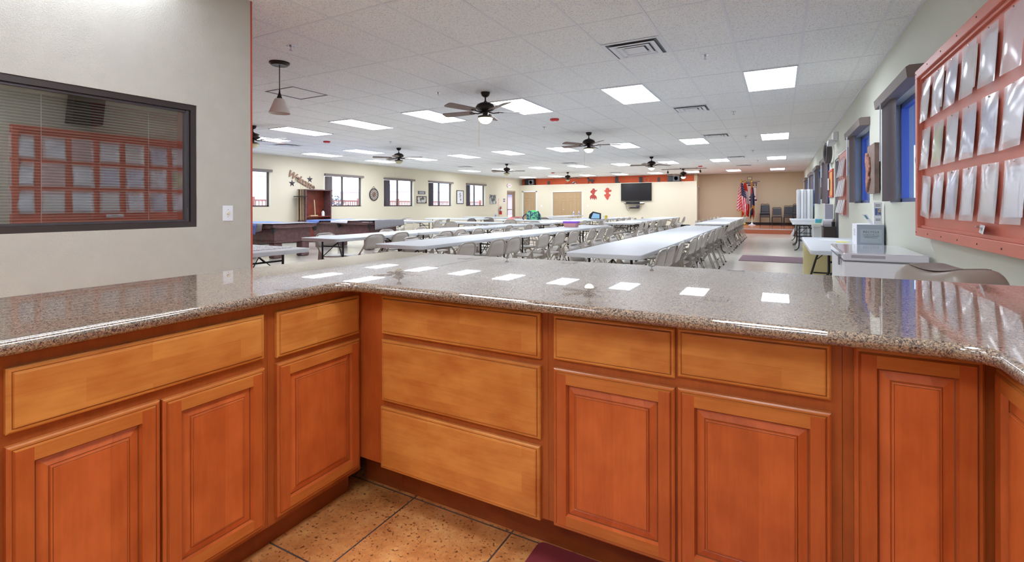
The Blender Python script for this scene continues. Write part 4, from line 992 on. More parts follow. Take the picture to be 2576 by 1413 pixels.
MB().box(X0 + .02, Y0 - .2, .02, X1, Y0 - .001, .06).build('cue_tray', M_MAHOG, cu)
for k, (dx, dy, z1_) in enumerate(((.28, -.04, 1.86), (.22, -.08, 1.70), (.28, -.12, 1.94), (.18, -.15, 1.74))):
    q = thing('pool_cue', 'wooden pool cue, %s from the right in the rack beside the cabinet' % ORD[k], 'pool cue', (X0 + dx, Y0 + dy, .06), 'pool cues')
    MB().tube([(X0 + dx, Y0 + dy, .75), (X0 + dx, Y0 + dy, z1_)], [.012, .006], 8).build('shaft', simple('maple_shaft', (206, 184, 130), .4), q)
    MB().tube([(X0 + dx, Y0 + dy, .06), (X0 + dx, Y0 + dy, .75)], [.016, .012], 8).build('butt', M_MAHOG, q)
bu = thing('table_brush', 'pale wooden pool table brush standing upright in the cabinet', 'brush', (-13.9, 11.5, .866))
MB().tube([(-13.95, 11.52, .88), (-13.95, 11.48, 1.42)], .014, 8).build('handle', simple('pale_wood', (222, 204, 160), .5), bu); MB().box(-13.98, 11.28, .866, -13.88, 11.58, .90).build('brush_head', simple('pale_wood', (222, 204, 160)), bu)
t = thing('spray_bottle', 'white spray bottle on the shelf of the cue cabinet', 'bottle', (-13.9, 11.85, .866))
MB().lathe([(0, 0), (.05, 0), (.05, .13), (.02, .18)], (-13.92, 11.82, .866), 14).build('bottle_body', M_WPL, t, smooth=True); MB().lathe([(.022, .18), (.022, .24), (.0, .25)], (-13.92, 11.82, .866), 10).build('sprayer', M_BLKPL, t)

# ================================================================== LEFT WALL DECOR
M_COP = simple('brown_copper_sign', (150, 118, 96), .5)
tx = text_obj('Welcome', .30, (XL + .03, 11.15, 2.07), basis((0, math.cos(-.42), math.sin(-.42)), (0, -math.sin(-.42), math.cos(-.42)), (1, 0, 0)), M_COP, None, name='welcome_sign', depth=.012, shear=.2, spacing=.92, off=.010)
tag(tx, 'brown cut-out Welcome lettering slanting down on the left wall', 'sign')
def star(y, z, lb, r=.10):
    pts = []
    for k in range(10):
        a = PI / 2 + k * PI / 5; rr = r if k % 2 == 0 else r * .42; pts.append((y + rr * math.cos(a), z + rr * math.sin(a)))
    mb = MB(); n = 10
    vs = [(XL + .004, a, b) for a, b in pts] + [(XL + .03, y, z)]
    mb.add(vs, [(k, (k + 1) % n, n) for k in range(n)] + [tuple(range(n))])
    tag(mb.build('wall_star', simple('dark_metal_star', (72, 66, 72), .4, metal=.4)), lb, 'star')
star(10.80, 1.965, 'dark metal star left of and below the Welcome sign', .13); star(11.50, 2.125, 'dark metal star above the right end of the Welcome sign', .13)
cl = thing('wall_clock', 'round dark rimmed wall clock with brown face between second and third left windows', 'clock', (XL, 14.52, 1.66))
MB().lathe([(.0, .002), (.24, .002), (.25, .03), (.215, .045), (.205, .02), (0, .018)], (XL, 14.52, 1.66), 36, axis='x').build('rim', simple('dark_rim', (52, 46, 44), .4), cl, smooth=True)
MB().lathe([(.205, .018), (.205, .024), (0, .025)], (XL, 14.52, 1.66), 36, axis='x').build('number_ring', simple('clock_ring', (176, 166, 158), .6), cl)
MB().lathe([(.115, .0255), (.115, .0265), (.0, .0275)], (XL, 14.52, 1.66), 30, axis='x').build('face', spots('cowhide', (118, 88, 74), (150, 122, 106), 34, .5), cl)
for k in range(12):
    a = k * PI / 6; c_ = (14.52 + .16 * math.sin(a), 1.66 + .16 * math.cos(a))
    MB().box(XL + .0252, c_[0] - .012, c_[1] - .022, XL + .029, c_[0] + .012, c_[1] + .022).build('numeral', M_BLKPL, cl)
MB().tube([(XL + .032, 14.52, 1.66), (XL + .032, 14.58, 1.74)], .005, 5).tube([(XL + .034, 14.52, 1.66), (XL + .034, 14.46, 1.56)], .004, 5).build('hands', M_BLKPL, cl)
MB().tube([(XL + .01, 14.42, 1.89), (XL + .015, 14.52, 1.99), (XL + .01, 14.62, 1.89)], .006, 6).build('hanger', M_BLKPL, cl)
def frame_x(name, lb, cat, X, s, y0, y1, z0, z1, fm, pm, w=.03, d=.03):
    """framed picture on wall plane X, s=+1 faces +X"""
    t = thing(name, lb, cat, (X, (y0 + y1) / 2, z0)); a, b = sorted((X + s * .002, X + s * d)); mb = MB()
    mb.box(a, y0, z0, b, y0 + w, z1).box(a, y1 - w, z0, b, y1, z1).box(a, y0 + w, z0, b, y1 - w, z0 + w).box(a, y0 + w, z1 - w, b, y1 - w, z1)
    mb.build('picture_frame', fm, t)
    a, b = sorted((X + s * .003, X + s * d * .5)); MB().box(a, y0 + w, z0 + w, b, y1 - w, z1 - w).build('picture', pm, t)
    return t
frame_x('framed_picture', 'small framed engraving of two animals between third and fourth left windows', 'picture', XL, 1, 17.16, 17.83, 1.32, 1.64, M_BRZ, spots('engraving', (90, 84, 84), (200, 196, 190), 7, .46), .03)
sg = thing('slate_plaque', 'small dark plaque with two lines of pale writing above the engraving', 'plaque', (XL, 17.5, 1.74))
MB().box(XL + .002, 17.25, 1.73, XL + .02, 17.75, 1.87).build('plate', simple('slate', (92, 90, 94), .6), sg)
for z in (1.825, 1.775): MB().box(XL + .02, 17.33, z - .008, XL + .022, 17.67, z + .008).build('lettering', M_WPL, sg)
pk = frame_x('framed_picture', 'tall framed sketch of a horse head on white paper, dark thin frame', 'picture', XL, 1, 20.22, 20.82, 1.30, 1.98, M_BRZ, M_PAPER, .035)
hd = MB(); hd.prism([(-.10, .12), (-.02, .20), (.03, .20), (.09, .08), (.07, -.04), (.10, -.16), (.04, -.22), (-.02, -.14), (-.04, -.02), (-.12, .02)], lambda u, v, d: (XL + .016 + d, 20.52 + u, 1.66 + v), 0, .002); hd.build('drawing', spots('pencil_grey', (110, 100, 104), (216, 212, 214), 12, .5), pk)
frame_x('canvas_print', 'square grey and white patterned canvas right of the last left window', 'picture', XL, 1, 23.42, 24.05, 1.30, 1.82, spots('grey_pattern', (96, 96, 98), (186, 188, 186), 7, .5), spots('grey_pattern2', (92, 90, 92), (190, 192, 190), 6, .5), .02, .04)
# exit end
ex = thing('exit_sign', 'white emergency EXIT sign with red letters above the glazed door', 'exit sign', (XL, 25.6, 2.3))
MB().box(XL + .002, 25.42, 2.28, XL + .06, 25.78, 2.50).build('housing', M_WPL, ex, bevel=.01)
text_obj('EXIT', .15, (XL + .063, 25.6, 2.39), B_POSX, simple('red_letters', (236, 60, 70), .5, emit=(236, 70, 80), estr=.6), ex, depth=.002)
for y in (25.36, 25.84): MB().lathe([(0, .08), (.05, .07), (.05, .02)], (XL, y, 2.40), 12, axis='x').build('lamp_head', M_WPL, ex)
tag(MB().box(XL + .002, 24.36, 1.22, XL + .012, 24.46, 1.64, 0).build('extinguisher_sign', stripes('red_white_sign', 2, .06, (226, 90, 84), (236, 226, 222), .35)), 'narrow vertical red and white sign above the extinguisher', 'sign')
fe = thing('fire_extinguisher', 'red fire extinguisher hanging left of the glazed door', 'fire extinguisher', (XL + .1, 24.5, .70))
MB().lathe([(0, 0), (.07, 0), (.075, .02), (.075, .34), (.05, .40), (.02, .42)], (XL + .10, 24.48, .70), 18).build('cylinder', M_REDPL, fe, smooth=True)
MB().lathe([(.0765, .20), (.0765, .33)], (XL + .10, 24.48, .70), 18).build('label_band', M_PAPER, fe)
MB().box(XL + .05, 24.45, 1.11, XL + .16, 24.5, 1.17).build('valve', M_CHROME, fe)
MB().tube([(XL + .12, 24.42, 1.13), (XL + .16, 24.36, 1.05), (XL + .16, 24.37, .85)], .012, 6).build('hose', M_BLKPL, fe)
nt = thing('door_notice', 'small dark grid notice on white plate left of the glazed door', 'sign', (XL, 25.05, 1.38))
MB().box(XL + .002, 24.90, 1.38, XL + .01, 25.18, 1.66).build('plate', M_WPL, nt)
for a in (24.93, 25.05): 
    for b in (1.41, 1.53): MB().box(XL + .01, a, b, XL + .012, a + .10, b + .10).build('square', simple('plum', (120, 84, 92), .6), nt)
th = thing('thermostat', 'small white round dial beside the patterned canvas', 'thermostat', (XL, 24.2, 1.42))
MB().lathe([(.055, 0), (.05, .03), (0, .032)], (XL, 24.2, 1.42), 16, axis='x').build('dial', M_WPL, th)

# ================================================================== TV WALL
yb = YB
tv = thing('television', 'large black wall-mounted television on the cream back wall', 'television', (-6.93, yb, 1.45))
MB().box(-7.78, yb - .09, 1.45, -6.10, yb - .03, 2.42).build('housing', M_BLKPL, tv, bevel=.01)
MB().box(-7.74, yb - .095, 1.50, -6.14, yb - .089, 2.38).build('screen', simple('black_screen', (16, 16, 20), .18, spec=.7), tv)
sf = thing('wall_shelf', 'black floating shelf right under the television', 'shelf', (-6.95, yb, 1.29))
MB().box(-7.58, yb - .22, 1.285, -6.5, yb, 1.31).build('board', M_BLKPL, sf)
sb = thing('soundbar', 'black soundbar on the shelf under the television', 'soundbar', (-7.0, yb - .1, 1.311))
MB().box(-7.45, yb - .2, 1.312, -6.72, yb - .06, 1.40).build('housing', M_BLKPL, sb, bevel=.01); MB().box(-7.15, yb - .203, 1.35, -7.05, yb - .2, 1.36).build('badge', M_GREYPL, sb)
tag(MB().box(-6.7, yb - .2, 1.312, -6.5, yb - .05, 1.38).build('paper_stack', M_PAPER), 'white papers at the right end of the soundbar shelf', 'papers')
sf2 = thing('wall_shelf', 'lower smaller black floating shelf with the player', 'shelf', (-7.0, yb, 1.04))
MB().box(-7.35, yb - .2, 1.03, -6.75, yb, 1.05).build('board', M_BLKPL, sf2)
dv = thing('media_player', 'black media player and box on the lower shelf', 'player', (-7.0, yb - .1, 1.051))
MB().box(-7.25, yb - .18, 1.052, -6.8, yb - .04, 1.10).build('player_body', M_BLKPL, dv); MB().box(-6.9, yb - .17, 1.10, -6.76, yb - .04, 1.2).build('box_unit', simple('navy_box', (60, 60, 90), .5), dv)
cb = MB(); cb.tube([(-7.5, yb - .02, 1.45), (-7.52, yb - .015, 1.2), (-7.45, yb - .015, .95), (-7.36, yb - .02, .9), (-7.33, yb - .03, 1.03)], .006, 5)
tag(cb.build('cable', M_BLKPL), 'loose dark cable hanging below the television', 'cable')
def silhouette(name, lb, cat, pts, x, z, s, mat, y=None, d=.01, yy=None):
    mb = MB(); y = yb - .004 if y is None else y
    mb.prism([(a * s, b * s) for a, b in pts], lambda u, v, dd: (x + u, y - dd, z + v), 0, d)
    return tag(mb.build(name, mat), lb, cat)
M_RUST = simple('rusty_red_metal', (166, 62, 54), .5, var=.3, vscale=8)
cowb = [(-.42, -.75), (-.50, -.35), (-.36, -.10), (-.12, .0), (-.22, .18), (-.42, .30), (-.40, .52), (-.20, .62), (-.05, .86), (.18, .88), (.28, .62), (.62, .66), (.50, .48), (.30, .40), (.24, .16), (.12, .02), (.36, -.14), (.52, -.36), (.50, -.78), (.30, -.45), (.18, -.80), (.02, -.48), (-.10, -.72), (-.20, -.42)]
silhouette('cowboy_silhouette', 'rusty red metal bust of a figure in hat, left one', 'wall decoration', cowb, -9.42, 1.83, .40, M_RUST)
cowg = [(0, -.85), (-.26, -.50), (-.46, -.20), (-.46, -.05), (-.18, .02), (-.22, .22), (-.34, .36), (-.62, .60), (-.46, .52), (-.28, .58), (-.22, .82), (0, .92), (.22, .84), (.30, .60), (.56, .62), (.62, .42), (.40, .30), (.22, .30), (.20, .08), (.46, -.06), (.44, -.22), (.24, -.40), (.18, -.62)]
silhouette('bandana_silhouette', 'rusty red metal bust of a figure in hat and bandana, right one', 'wall decoration', cowg, -8.58, 1.84, .40, simple('rusty_orange_metal', (190, 78, 62), .5, var=.2, vscale=8))
for (x, z, lb) in ((-12.7, 1.12, 'white switch plate between the tan doors'), (-9.75, 1.12, 'white switch plate right of the folding closet doors')):
    t = thing('light_switch', lb, 'light switch', (x, yb, z)); MB().box(x - .04, yb - .008, z, x + .04, yb - .001, z + .12).build('plate', M_WPL, t); MB().box(x - .01, yb - .014, z + .045, x + .01, yb - .008, z + .075).build('toggle', M_WPL, t)
# ledge ornaments
LZ = 2.463; LY = yb + .06
def spk(x, lb):
    t = thing('loudspeaker', lb, 'speaker', (x, LY, LZ), 'black ledge speakers')
    MB().prism([(-.33, 0), (.33, 0), (.30, .36), (-.33, .36)], lambda u, v, d: (x + u, LY + d, LZ + v), 0, .3).build('cabinet', M_BLKPL, t, bevel=.015)
    MB().box(x - .05, LY - .012, LZ + .03, x + .28, LY - .001, LZ + .33).build('grille', M_GREYPL, t); MB().lathe([(.10, 0), (.05, .03), (0, .03)], (x + .1, LY - .012, LZ + .17), 16, axis='y').build('driver', M_BLKPL, t)
spk(-13.55, 'black loudspeaker on the orange ledge above the left tan door'); spk(-4.95, 'black loudspeaker on the orange ledge near its right end')
M_IRON = simple('dark_iron', (64, 56, 58), .5)
def orn(name, lb, pts, x, s, m=M_IRON):
    mb = MB(); mb.prism([(a * s, b * s) for a, b in pts], lambda u, v, d: (x + u, LY + d, LZ + .001 + v), 0, .05)
    tag(mb.build(name, m, bevel=.004), lb, 'ornament')
horse = [(-.50, 0), (-.42, 0), (-.40, .35), (-.30, .42), (.10, .42), (.14, 0), (.22, 0), (.24, .40), (.34, .30), (.30, 0), (.38, 0), (.44, .34), (.42, .62), (.52, .40), (.58, .45), (.50, .70), (.36, .76), (-.24, .74), (-.36, .98), (-.50, 1.12), (-.54, 1.02), (-.74, .92), (-.72, .84), (-.50, .82), (-.46, .50)]
orn('horse_figurine', 'dark horse figurine on the ledge left of the television', [(a + .1, b) for a, b in horse], -9.62, .34)
orn('boot_ornament', 'dark cowboy boot ornament standing on the ledge', [(-.3, 0), (.5, 0), (.5, .12), (.2, .25), (.15, 1.0), (-.25, 1.0), (-.28, .4)], -8.05, .38)
orn('lantern_ornament', 'small dark lantern ornament on the ledge right of the television', [(-.25, 0), (.25, 0), (.2, .3), (.28, .35), (.2, .6), (.24, .8), (0, 1), (-.24, .8), (-.2, .6), (-.28, .35), (-.2, .3)], -5.75, .28)
orn('box_ornament', 'small dark box ornament right of the left ledge speaker', [(-.3, 0), (.3, 0), (.3, .9), (-.3, .9)], -12.25, .24)
orn('low_ornament', 'small low red ornament left of the striped figurine', [(-.5, 0), (.5, 0), (.55, .7), (.4, .7), (.3, .3), (-.3, .3), (-.5, .5)], -11.05, .22, M_RUST)
orn('striped_figurine', 'small black and white figurine on the orange ledge', [(-.6, .3), (-.5, 0), (-.3, .2), (.2, .1), (.3, 0), (.45, .0), (.5, .5), (.2, .7), (-.5, .75)], -10.6, .2, spots('black_white', (40, 40, 44), (210, 206, 204), 14, .5))
orn('router_box', 'black upright box on the ledge above the television', [(-.3, 0), (.3, 0), (.3, 1), (-.3, 1)], -6.72, .30, M_BLKPL)
rc = MB(); rc.tube([(-6.4 + .12 * math.cos(k * PI / 10), LY, LZ + .13 + .12 * math.sin(k * PI / 10)) for k in range(20)], .008, 6, cyc=True)
tag(rc.build('ring_ornament', simple('pale_ring', (230, 160, 140), .4), smooth=True), 'thin pale ring standing beside the upright black box', 'ornament')

# ================================================================== STAGE
SZ = .2
def flag(x, y, lb, pole_m, base_m, H, colf, mats, wtop, wbot, hang, finial, low=0, group=None):
    t = thing('flag_on_stand', lb, 'flag', (x, y, SZ), 'flags on the stage')
    MB().lathe([(0, .0), (.17, .0), (.17, .02), (.06, .05), (.03, .12), (.022, .13)], (x, y, SZ), 22).build('base', base_m, t, smooth=True)
    MB().tube([(x, y, SZ + .1), (x, y, SZ + H)], .014, 8).build('pole', pole_m, t)
    MB().lathe([(.02, 0), (.035, .02), (.05, .07), (.03, .12), (0, .17)], (x, y, SZ + H), 12).build('finial', finial, t, smooth=True)
    mb = MB(); nu, nv = 26, 40
    def P(u, v):
        ww = wtop + (wbot - wtop) * min(1, v * 1.4) ** .8
        xx = x - ww * .45 + ww * u; yy = y - .03 + (.03 + .05 * v) * math.sin(u * 6.5 * PI + v * 1.5)
        dz = hang * v * (1 - .10 * math.sin(u * PI) ** 2 - low * (1 - u))
        return (xx + .05 * v * math.sin(v * 3 + u), yy, SZ + H - .02 - dz)
    vs = [P(i / nu, j / nv) for j in range(nv + 1) for i in range(nu + 1)]
    for j in range(nv):
        for i in range(nu):
            q = j * (nu + 1) + i
            mb.f.append((q, q + 1, q + nu + 2, q + nu + 1)); mb.m.append(colf((i + .5) / nu, (j + .5) / nv))
    mb.v = vs; mb.build('cloth', mats, t, smooth=True)
    return t
MR = simple('flag_red', (206, 40, 44), .8); MW = simple('flag_white', (226, 214, 220), .8); MN = simple('flag_navy', (44, 46, 84), .8); MG = simple('gold_fringe', (222, 160, 60), .7); MO = simple('flag_scarlet', (232, 60, 36), .8)
def us(u, v):
    if v > .965: return 3
    if v < .48 and u > .42 - .2 * v:
        return 1 if (int(u * 30) % 4 == 0 and int(v * 40) % 3 == 0) else 2
    if u < .42: return 0 if int((v + u * .3) * 18) % 2 else 1
    return 0 if int((u - v * .25 + 1) * 9) % 2 else 1
flag(-1.72, 27.35, 'American flag with gold fringe on a brass pole, leftmost on stage', M_BRASS, M_BRASS, 2.14, us, [MR, MW, MN, MG], .10, .52, 1.72, M_BRASS, .18)
def ca(u, v):
    if v < .24: return 0
    if .24 <= v < .62:
        if .38 < v < .56 and .12 < u < .5 and (u - .3) ** 2 / .03 + (v - .47) ** 2 / .008 < 1.2: return 0
        return 1
    if u < .35 and v < .74: return 1
    return 0
flag(-1.57, 27.6, 'red and white Canadian flag on a brass pole, middle of the stage flags', M_BRASS, M_BRASS, 2.14, ca, [MO, MW], .10, .38, 1.72, M_BRASS, .0)
def az(u, v):
    if v > .96: return 3
    if v < .12: return 3
    if v < .30: return 2 if u > .55 else 0
    if abs(v - .70) < .02 + .05 * u: return 3
    return 2 if u < .75 else (0 if v > .7 else 2)
flag(-1.24, 27.3, 'narrow dark blue state flag with gold fringe on white pole', M_WPL, M_WPL, 2.12, az, [simple('flag_crimson', (196, 44, 50), .8), MW, MN, MG], .07, .24, 1.80, M_BRASS, -.05)
bn = thing('wall_banner', 'pale fabric banner with dark bands hanging behind the flags', 'banner', (-1.33, YS, 1.3))
bx0, bx1, bz0, bz1 = -1.62, -1.03, 1.35, 2.42; yy = YS - .02
MB().box(bx0, yy - .004, bz0, bx1, yy, bz1).build('cloth', simple('banner_cream', (228, 208, 194), .8), bn)
MB().tube([(bx0 - .12, yy, bz1), (bx1 + .12, yy, bz1)], .014, 8).build('rod', M_MAHOG, bn)
mk = simple('banner_plum', (66, 42, 60), .8)
for a in (-1.56, -1.27): MB().box(a, yy - .006, 2.31, a + .24, yy - .004, 2.37).build('heading', mk, bn)
MB().box(bx0 + .02, yy - .006, 1.42, bx1 - .02, yy - .004, 1.50).box(bx1 - .03, yy - .006, 1.42, bx1 - .015, yy - .004, 2.37).build('border', mk, bn)
for (a, c, w_, h_) in ((-1.46, 2.19, .13, .08), (-1.24, 2.19, .08, .08), (-1.12, 2.2, .07, .07), (-1.18, 2.12, .12, .025), (-1.54, 1.57, .09, .05), (-1.4, 1.58, .06, .06), (-1.2, 1.6, .08, .08), (-1.56, 2.18, .05, .05)): MB().box(a, yy - .006, c, a + w_, yy - .004, c + h_).build('motif', mk, bn)
fr_ = thing('framed_certificate', 'small framed pale certificate above the wall banner', 'picture', (-1.38, YS, 2.5))
MB().box(-1.49, YS - .03, 2.50, -1.27, YS - .001, 2.66).build('picture_frame', M_IRON, fr_); MB().box(-1.47, YS - .034, 2.52, -1.29, YS - .03, 2.64).build('picture', simple('cream_card', (226, 216, 176), .7), fr_)
def make_stack_chair():
    t = thing('stacking_chair', '', 'stacking chair')
    for s in (-1, 1):
        MB().tube([(s * .215, -.24, 0), (s * .215, -.22, .40), (s * .19, -.22, .45)], .012, 6).build('leg', M_BLK, t)
        MB().tube([(s * .205, .23, 0), (s * .2, .20, .42), (s * .19, .25, .60), (s * .18, .30, .86), (s * .14, .31, .89), (0, .312, .875)], .012, 6).build('leg', M_BLK, t)
    MB().prism(fillet([(-.215, -.24), (.215, -.24), (.20, .21), (-.20, .21)], [.06] * 4, 4), lambda u, v, d: (u, v, d), .40, .455).build('seat', M_VINYL, t, smooth=True, bevel=.02)
    MB().prism(fillet([(-.18, .50), (.18, .50), (.165, .84), (-.165, .84)], [.04] * 4, 4), lambda u, v, d: (u, .235 + (v - .5) * .22 + d, v), -.02, .02).build('backrest', M_VINYL, t, smooth=True, bevel=.01)
    register(t); return t
SCH = make_stack_chair()
STK = [('leftmost stack on the stage', -.66, 27.3, 3, 0), ('second stack from the left on the stage', -.14, 27.3, 1, 0), ('tilted third stack on the stage', .36, 27.3, 2, 3), ('rightmost stack behind the white partition', .74, 27.3, 3, 0)]
for where, x, y, n, a in STK:
    for k in range(n + 0):
        pos = ['bottom', 'middle', 'top'][k] if n == 3 else (['bottom', 'top'][k] if n == 2 else 'only')
        place(SCH, (x + (.02 * k if a else 0), y, SZ + k * .085), D(a * k), 'black padded stacking chair, %s of the %s' % (pos, where), 'black stacking chairs on the stage')

# ================================================================== RIGHT SIDE
# folding partition
pt_ = thing('folding_partition', 'tall white accordion room partition folded beside the right wall', 'partition', (.8, 20.5, 0))
for k in range(5):
    x = .52 + k * .095; mb = MB(); a = .03 * (1 if k % 2 else -1)
    mb.prism([(x, 19.6 + a), (x + .085, 19.6 - a), (x + .085, 20.7 - a), (x, 20.7 + a)], lambda u, v, d: (u, v, d), .02, 1.74).build('panel', M_WPL, pt_, bevel=.006)
place(T8, (.66, 15.95, 0), 0, 'white folding table by the right wall before the folded partition', 'tables along the right wall')
place(T8, (.66, 18.3, 0), 0, 'folding table by the right wall just in front of the partition', 'tables along the right wall')
lt = thing('folded_table', 'folded white table leaning low by the stage steps', 'folding table', (.42, 22.6, 0))
MB().prism([(-.03, 0), (.03, 0), (.33, .62), (.27, .62)], lambda u, v, d: (.40 + u, 22.0 + d, v), 0, 1.0).build('tabletop', M_TABLE, lt, bevel=.01)
MB().tube([(.5, 22.1, .15), (.62, 22.1, .55)], .012, 6).tube([(.5, 22.9, .15), (.62, 22.9, .55)], .012, 6).build('leg', M_BLK, lt)
# waste container, dark cabinet and its load
wc = thing('trash_container', 'grey square trash container with flat lid and white liner', 'trash can', (.84, 14.2, 0))
MB().prism([(.70, 14.0), (1.0, 14.0), (1.0, 14.45), (.70, 14.45)], lambda u, v, d: (u, v, d), 0, .69).build('bin_body', simple('light_grey_plastic', (188, 190, 192), .5), wc, bevel=.015)
MB().box(.69, 13.98, .685, 1.01, 14.47, .712).build('liner', M_WPL, wc)
MB().box(.67, 13.95, .712, 1.02, 14.5, .765).build('lid', simple('pale_olive_plastic', (200, 204, 190), .5), wc, bevel=.01)
ts = thing('tissue_box', 'blue and green tissue box on the trash container lid', 'tissue box', (.85, 14.2, .766))
MB().box(.76, 14.1, .766, .93, 14.3, .86).build('carton', spots('tissue_print', (80, 160, 214), (70, 160, 150), 6, .5), ts)
dc = thing('low_cabinet', 'low dark brown cabinet against the right wall', 'cabinet', (.92, 12.45, 0))
M_DKB = simple('espresso_wood', (62, 52, 50), .4)
MB().box(.80, 12.2, 0, 1.02, 12.75, .735).build('body', M_DKB, dc); MB().box(.785, 12.19, .735, 1.022, 12.76, .752).build('top_panel', M_DKB, dc); MB().box(.797, 12.22, .04, .80, 12.73, .70).build('door', M_DKB, dc)
rl = thing('paper_towel_pile', 'loose white paper pile on the dark brown cabinet', 'papers', (.9, 12.4, .753))
MB().lathe([(0, -.11), (.07, -.10), (.075, .10), (0, .11)], (.89, 12.4, .83), 16, axis='x').build('roll', M_PAPER, rl, smooth=True); MB().box(.83, 12.28, .753, .97, 12.52, .763).build('sheet', M_PAPER, rl)
ph = thing('pen_holder', 'black wire pen holder with pens on the dark cabinet', 'pen holder', (.99, 12.25, .753))
MB().lathe([(0, 0), (.03, 0), (.035, .10), (.033, .10), (.028, .005)], (.975, 12.24, .753), 12).build('cup', M_BLKPL, ph)
for k, cc in enumerate(((206, 90, 50), (60, 60, 160), (226, 160, 60), (40, 40, 40))): MB().tube([(.975, 12.24, .765), (.96 + .012 * k, 12.22 + .012 * k, .90 + .01 * k)], .004, 5).build('pen', simple('pen_%d' % k, cc, .4), ph)
gp = thing('display_panel', 'plain pale grey panel box standing behind the paper pile', 'panel', (.95, 12.62, .753))
MB().box(.85, 12.55, .753, 1.0, 12.7, 1.22).build('panel', simple('pale_grey_panel', (190, 190, 206), .5), gp, bevel=.003)
# low wall at the end of the grey table
struct(MB().box(.30, 8.45, 0, XR, 8.57, .69).build('wall_low', M_CREAM, recenter=False))
# mats on the floor
tag(MB().prism([(-.80, 11.75), (.80, 11.75), (.80, 13.05), (-.80, 13.05)], lambda u, v, d: (u, v, d), .001, .01).build('entrance_mat', simple('mauve_mat', (128, 104, 112), .95, bump=.4, bscale=200)), 'mauve grey entrance mat on the shiny aisle floor', 'floor mat')
# chest freezer
fz = thing('chest_freezer', 'white chest freezer with glossy lid against the right wall', 'freezer', (.72, 5.3, 0))
MB().box(.455, 4.78, .03, .985, 5.86, .755).build('body', M_WPL, fz, bevel=.012, bseg=3)
MB().box(.445, 4.765, .762, .99, 5.875, .82).build('lid', simple('glossy_white_lid', (226, 228, 238), .12, spec=.7, coat=.6), fz, bevel=.012, bseg=3)
MB().box(.448, 4.775, .752, .985, 5.865, .764).build('gasket', M_GREYPL, fz)
MB().box(.50, 4.760, .785, .72, 4.766, .808).build('handle_recess', simple('recess_grey', (176, 172, 186), .4), fz)
MB().box(.435, 5.0, .70, .446, 5.06, .79).build('lock', M_GREYPL, fz)
for a in (.5, .93):
    for b in (4.83, 5.8): MB().lathe([(.02, 0), (.02, .03)], (a, b, 0), 8).build('foot', M_BLKPL, fz)
# RECYCLE box on the table
rb = thing('recycling_box', 'grey and white cardboard box marked RECYCLE on the grey table', 'box', (.87, 6.9, .741))
MB().box(.76, 6.72, .741, 1.005, 7.12, .985).build('carton', simple('grey_blue_card', (166, 174, 188), .6), rb)
MB().box(.757, 6.725, .745, .76, 7.115, .985).box(.757, 6.719, .985, 1.006, 7.121, .989).build('carton_side', M_PAPER, rb)
MB().box(.79, 6.716, .785, .985, 6.7195, .935).build('paper_label', simple('pale_card_label', (180, 192, 200), .6), rb)
text_obj('RECYCLE', .032, (.887, 6.7145, .905), B_NEGY, M_IRON, rb, depth=.0006, spacing=1.15)
for k, s in enumerate(('Your Inkjet Cartridges, Toner,', 'Cell Phones & Smartphones', 'All Paper Products too')): text_obj(s, .0125, (.887, 6.7145, .876 - k * .017), B_NEGY, M_IRON, rb, depth=.0006)
for k in range(5): MB().box(.7555, 6.84 + (k % 2) * .01, .86 + k * .016, .757, 6.98, .865 + k * .016).build('printed_line', M_GREYPL, rb)
br1 = thing('brochure_stand', 'tall white leaflet carton standing on the recycling box', 'leaflet holder', (.97, 6.85, .99))
MB().box(.925, 6.80, .990, 1.0, 6.86, 1.235).build('carton', M_WPL, br1); MB().box(.935, 6.797, 1.09, .99, 6.80, 1.17).build('picture', spots('leaflet_print', (90, 110, 170), (206, 180, 150), 30, .5), br1)
for z in (1.205, 1.19, 1.045, 1.03): MB().box(.94, 6.797, z, .985, 6.80, z + .007).build('printed_line', M_GREYPL, br1)
br2 = thing('leaflet', 'folded leaflet leaning left of the tall leaflet carton', 'leaflet', (.86, 6.85, .99))
MB().prism([(.90, .990), (.93, .990), (.87, 1.10), (.82, 1.10)], lambda u, v, d: (u, 6.85 + d, v), 0, .004).build('sheet', M_WPL, br2); MB().prism([(.865, 1.045), (.885, 1.045), (.86, 1.09), (.84, 1.09)], lambda u, v, d: (u, 6.848 + d, v), 0, .002).build('picture', simple('teal_print', (110, 150, 160), .6), br2)
tag(MB().box(.45, 7.6, .741, .80, 7.85, .744).build('envelope', M_PAPER), 'white envelope lying at the back of the grey table', 'papers')
tag(MB().box(.62, 7.3, .741, .74, 7.5, .746).build('sticky_pad', simple('yellow_note', (226, 222, 130), .6)), 'yellow note pad beside the recycling box', 'note pad')
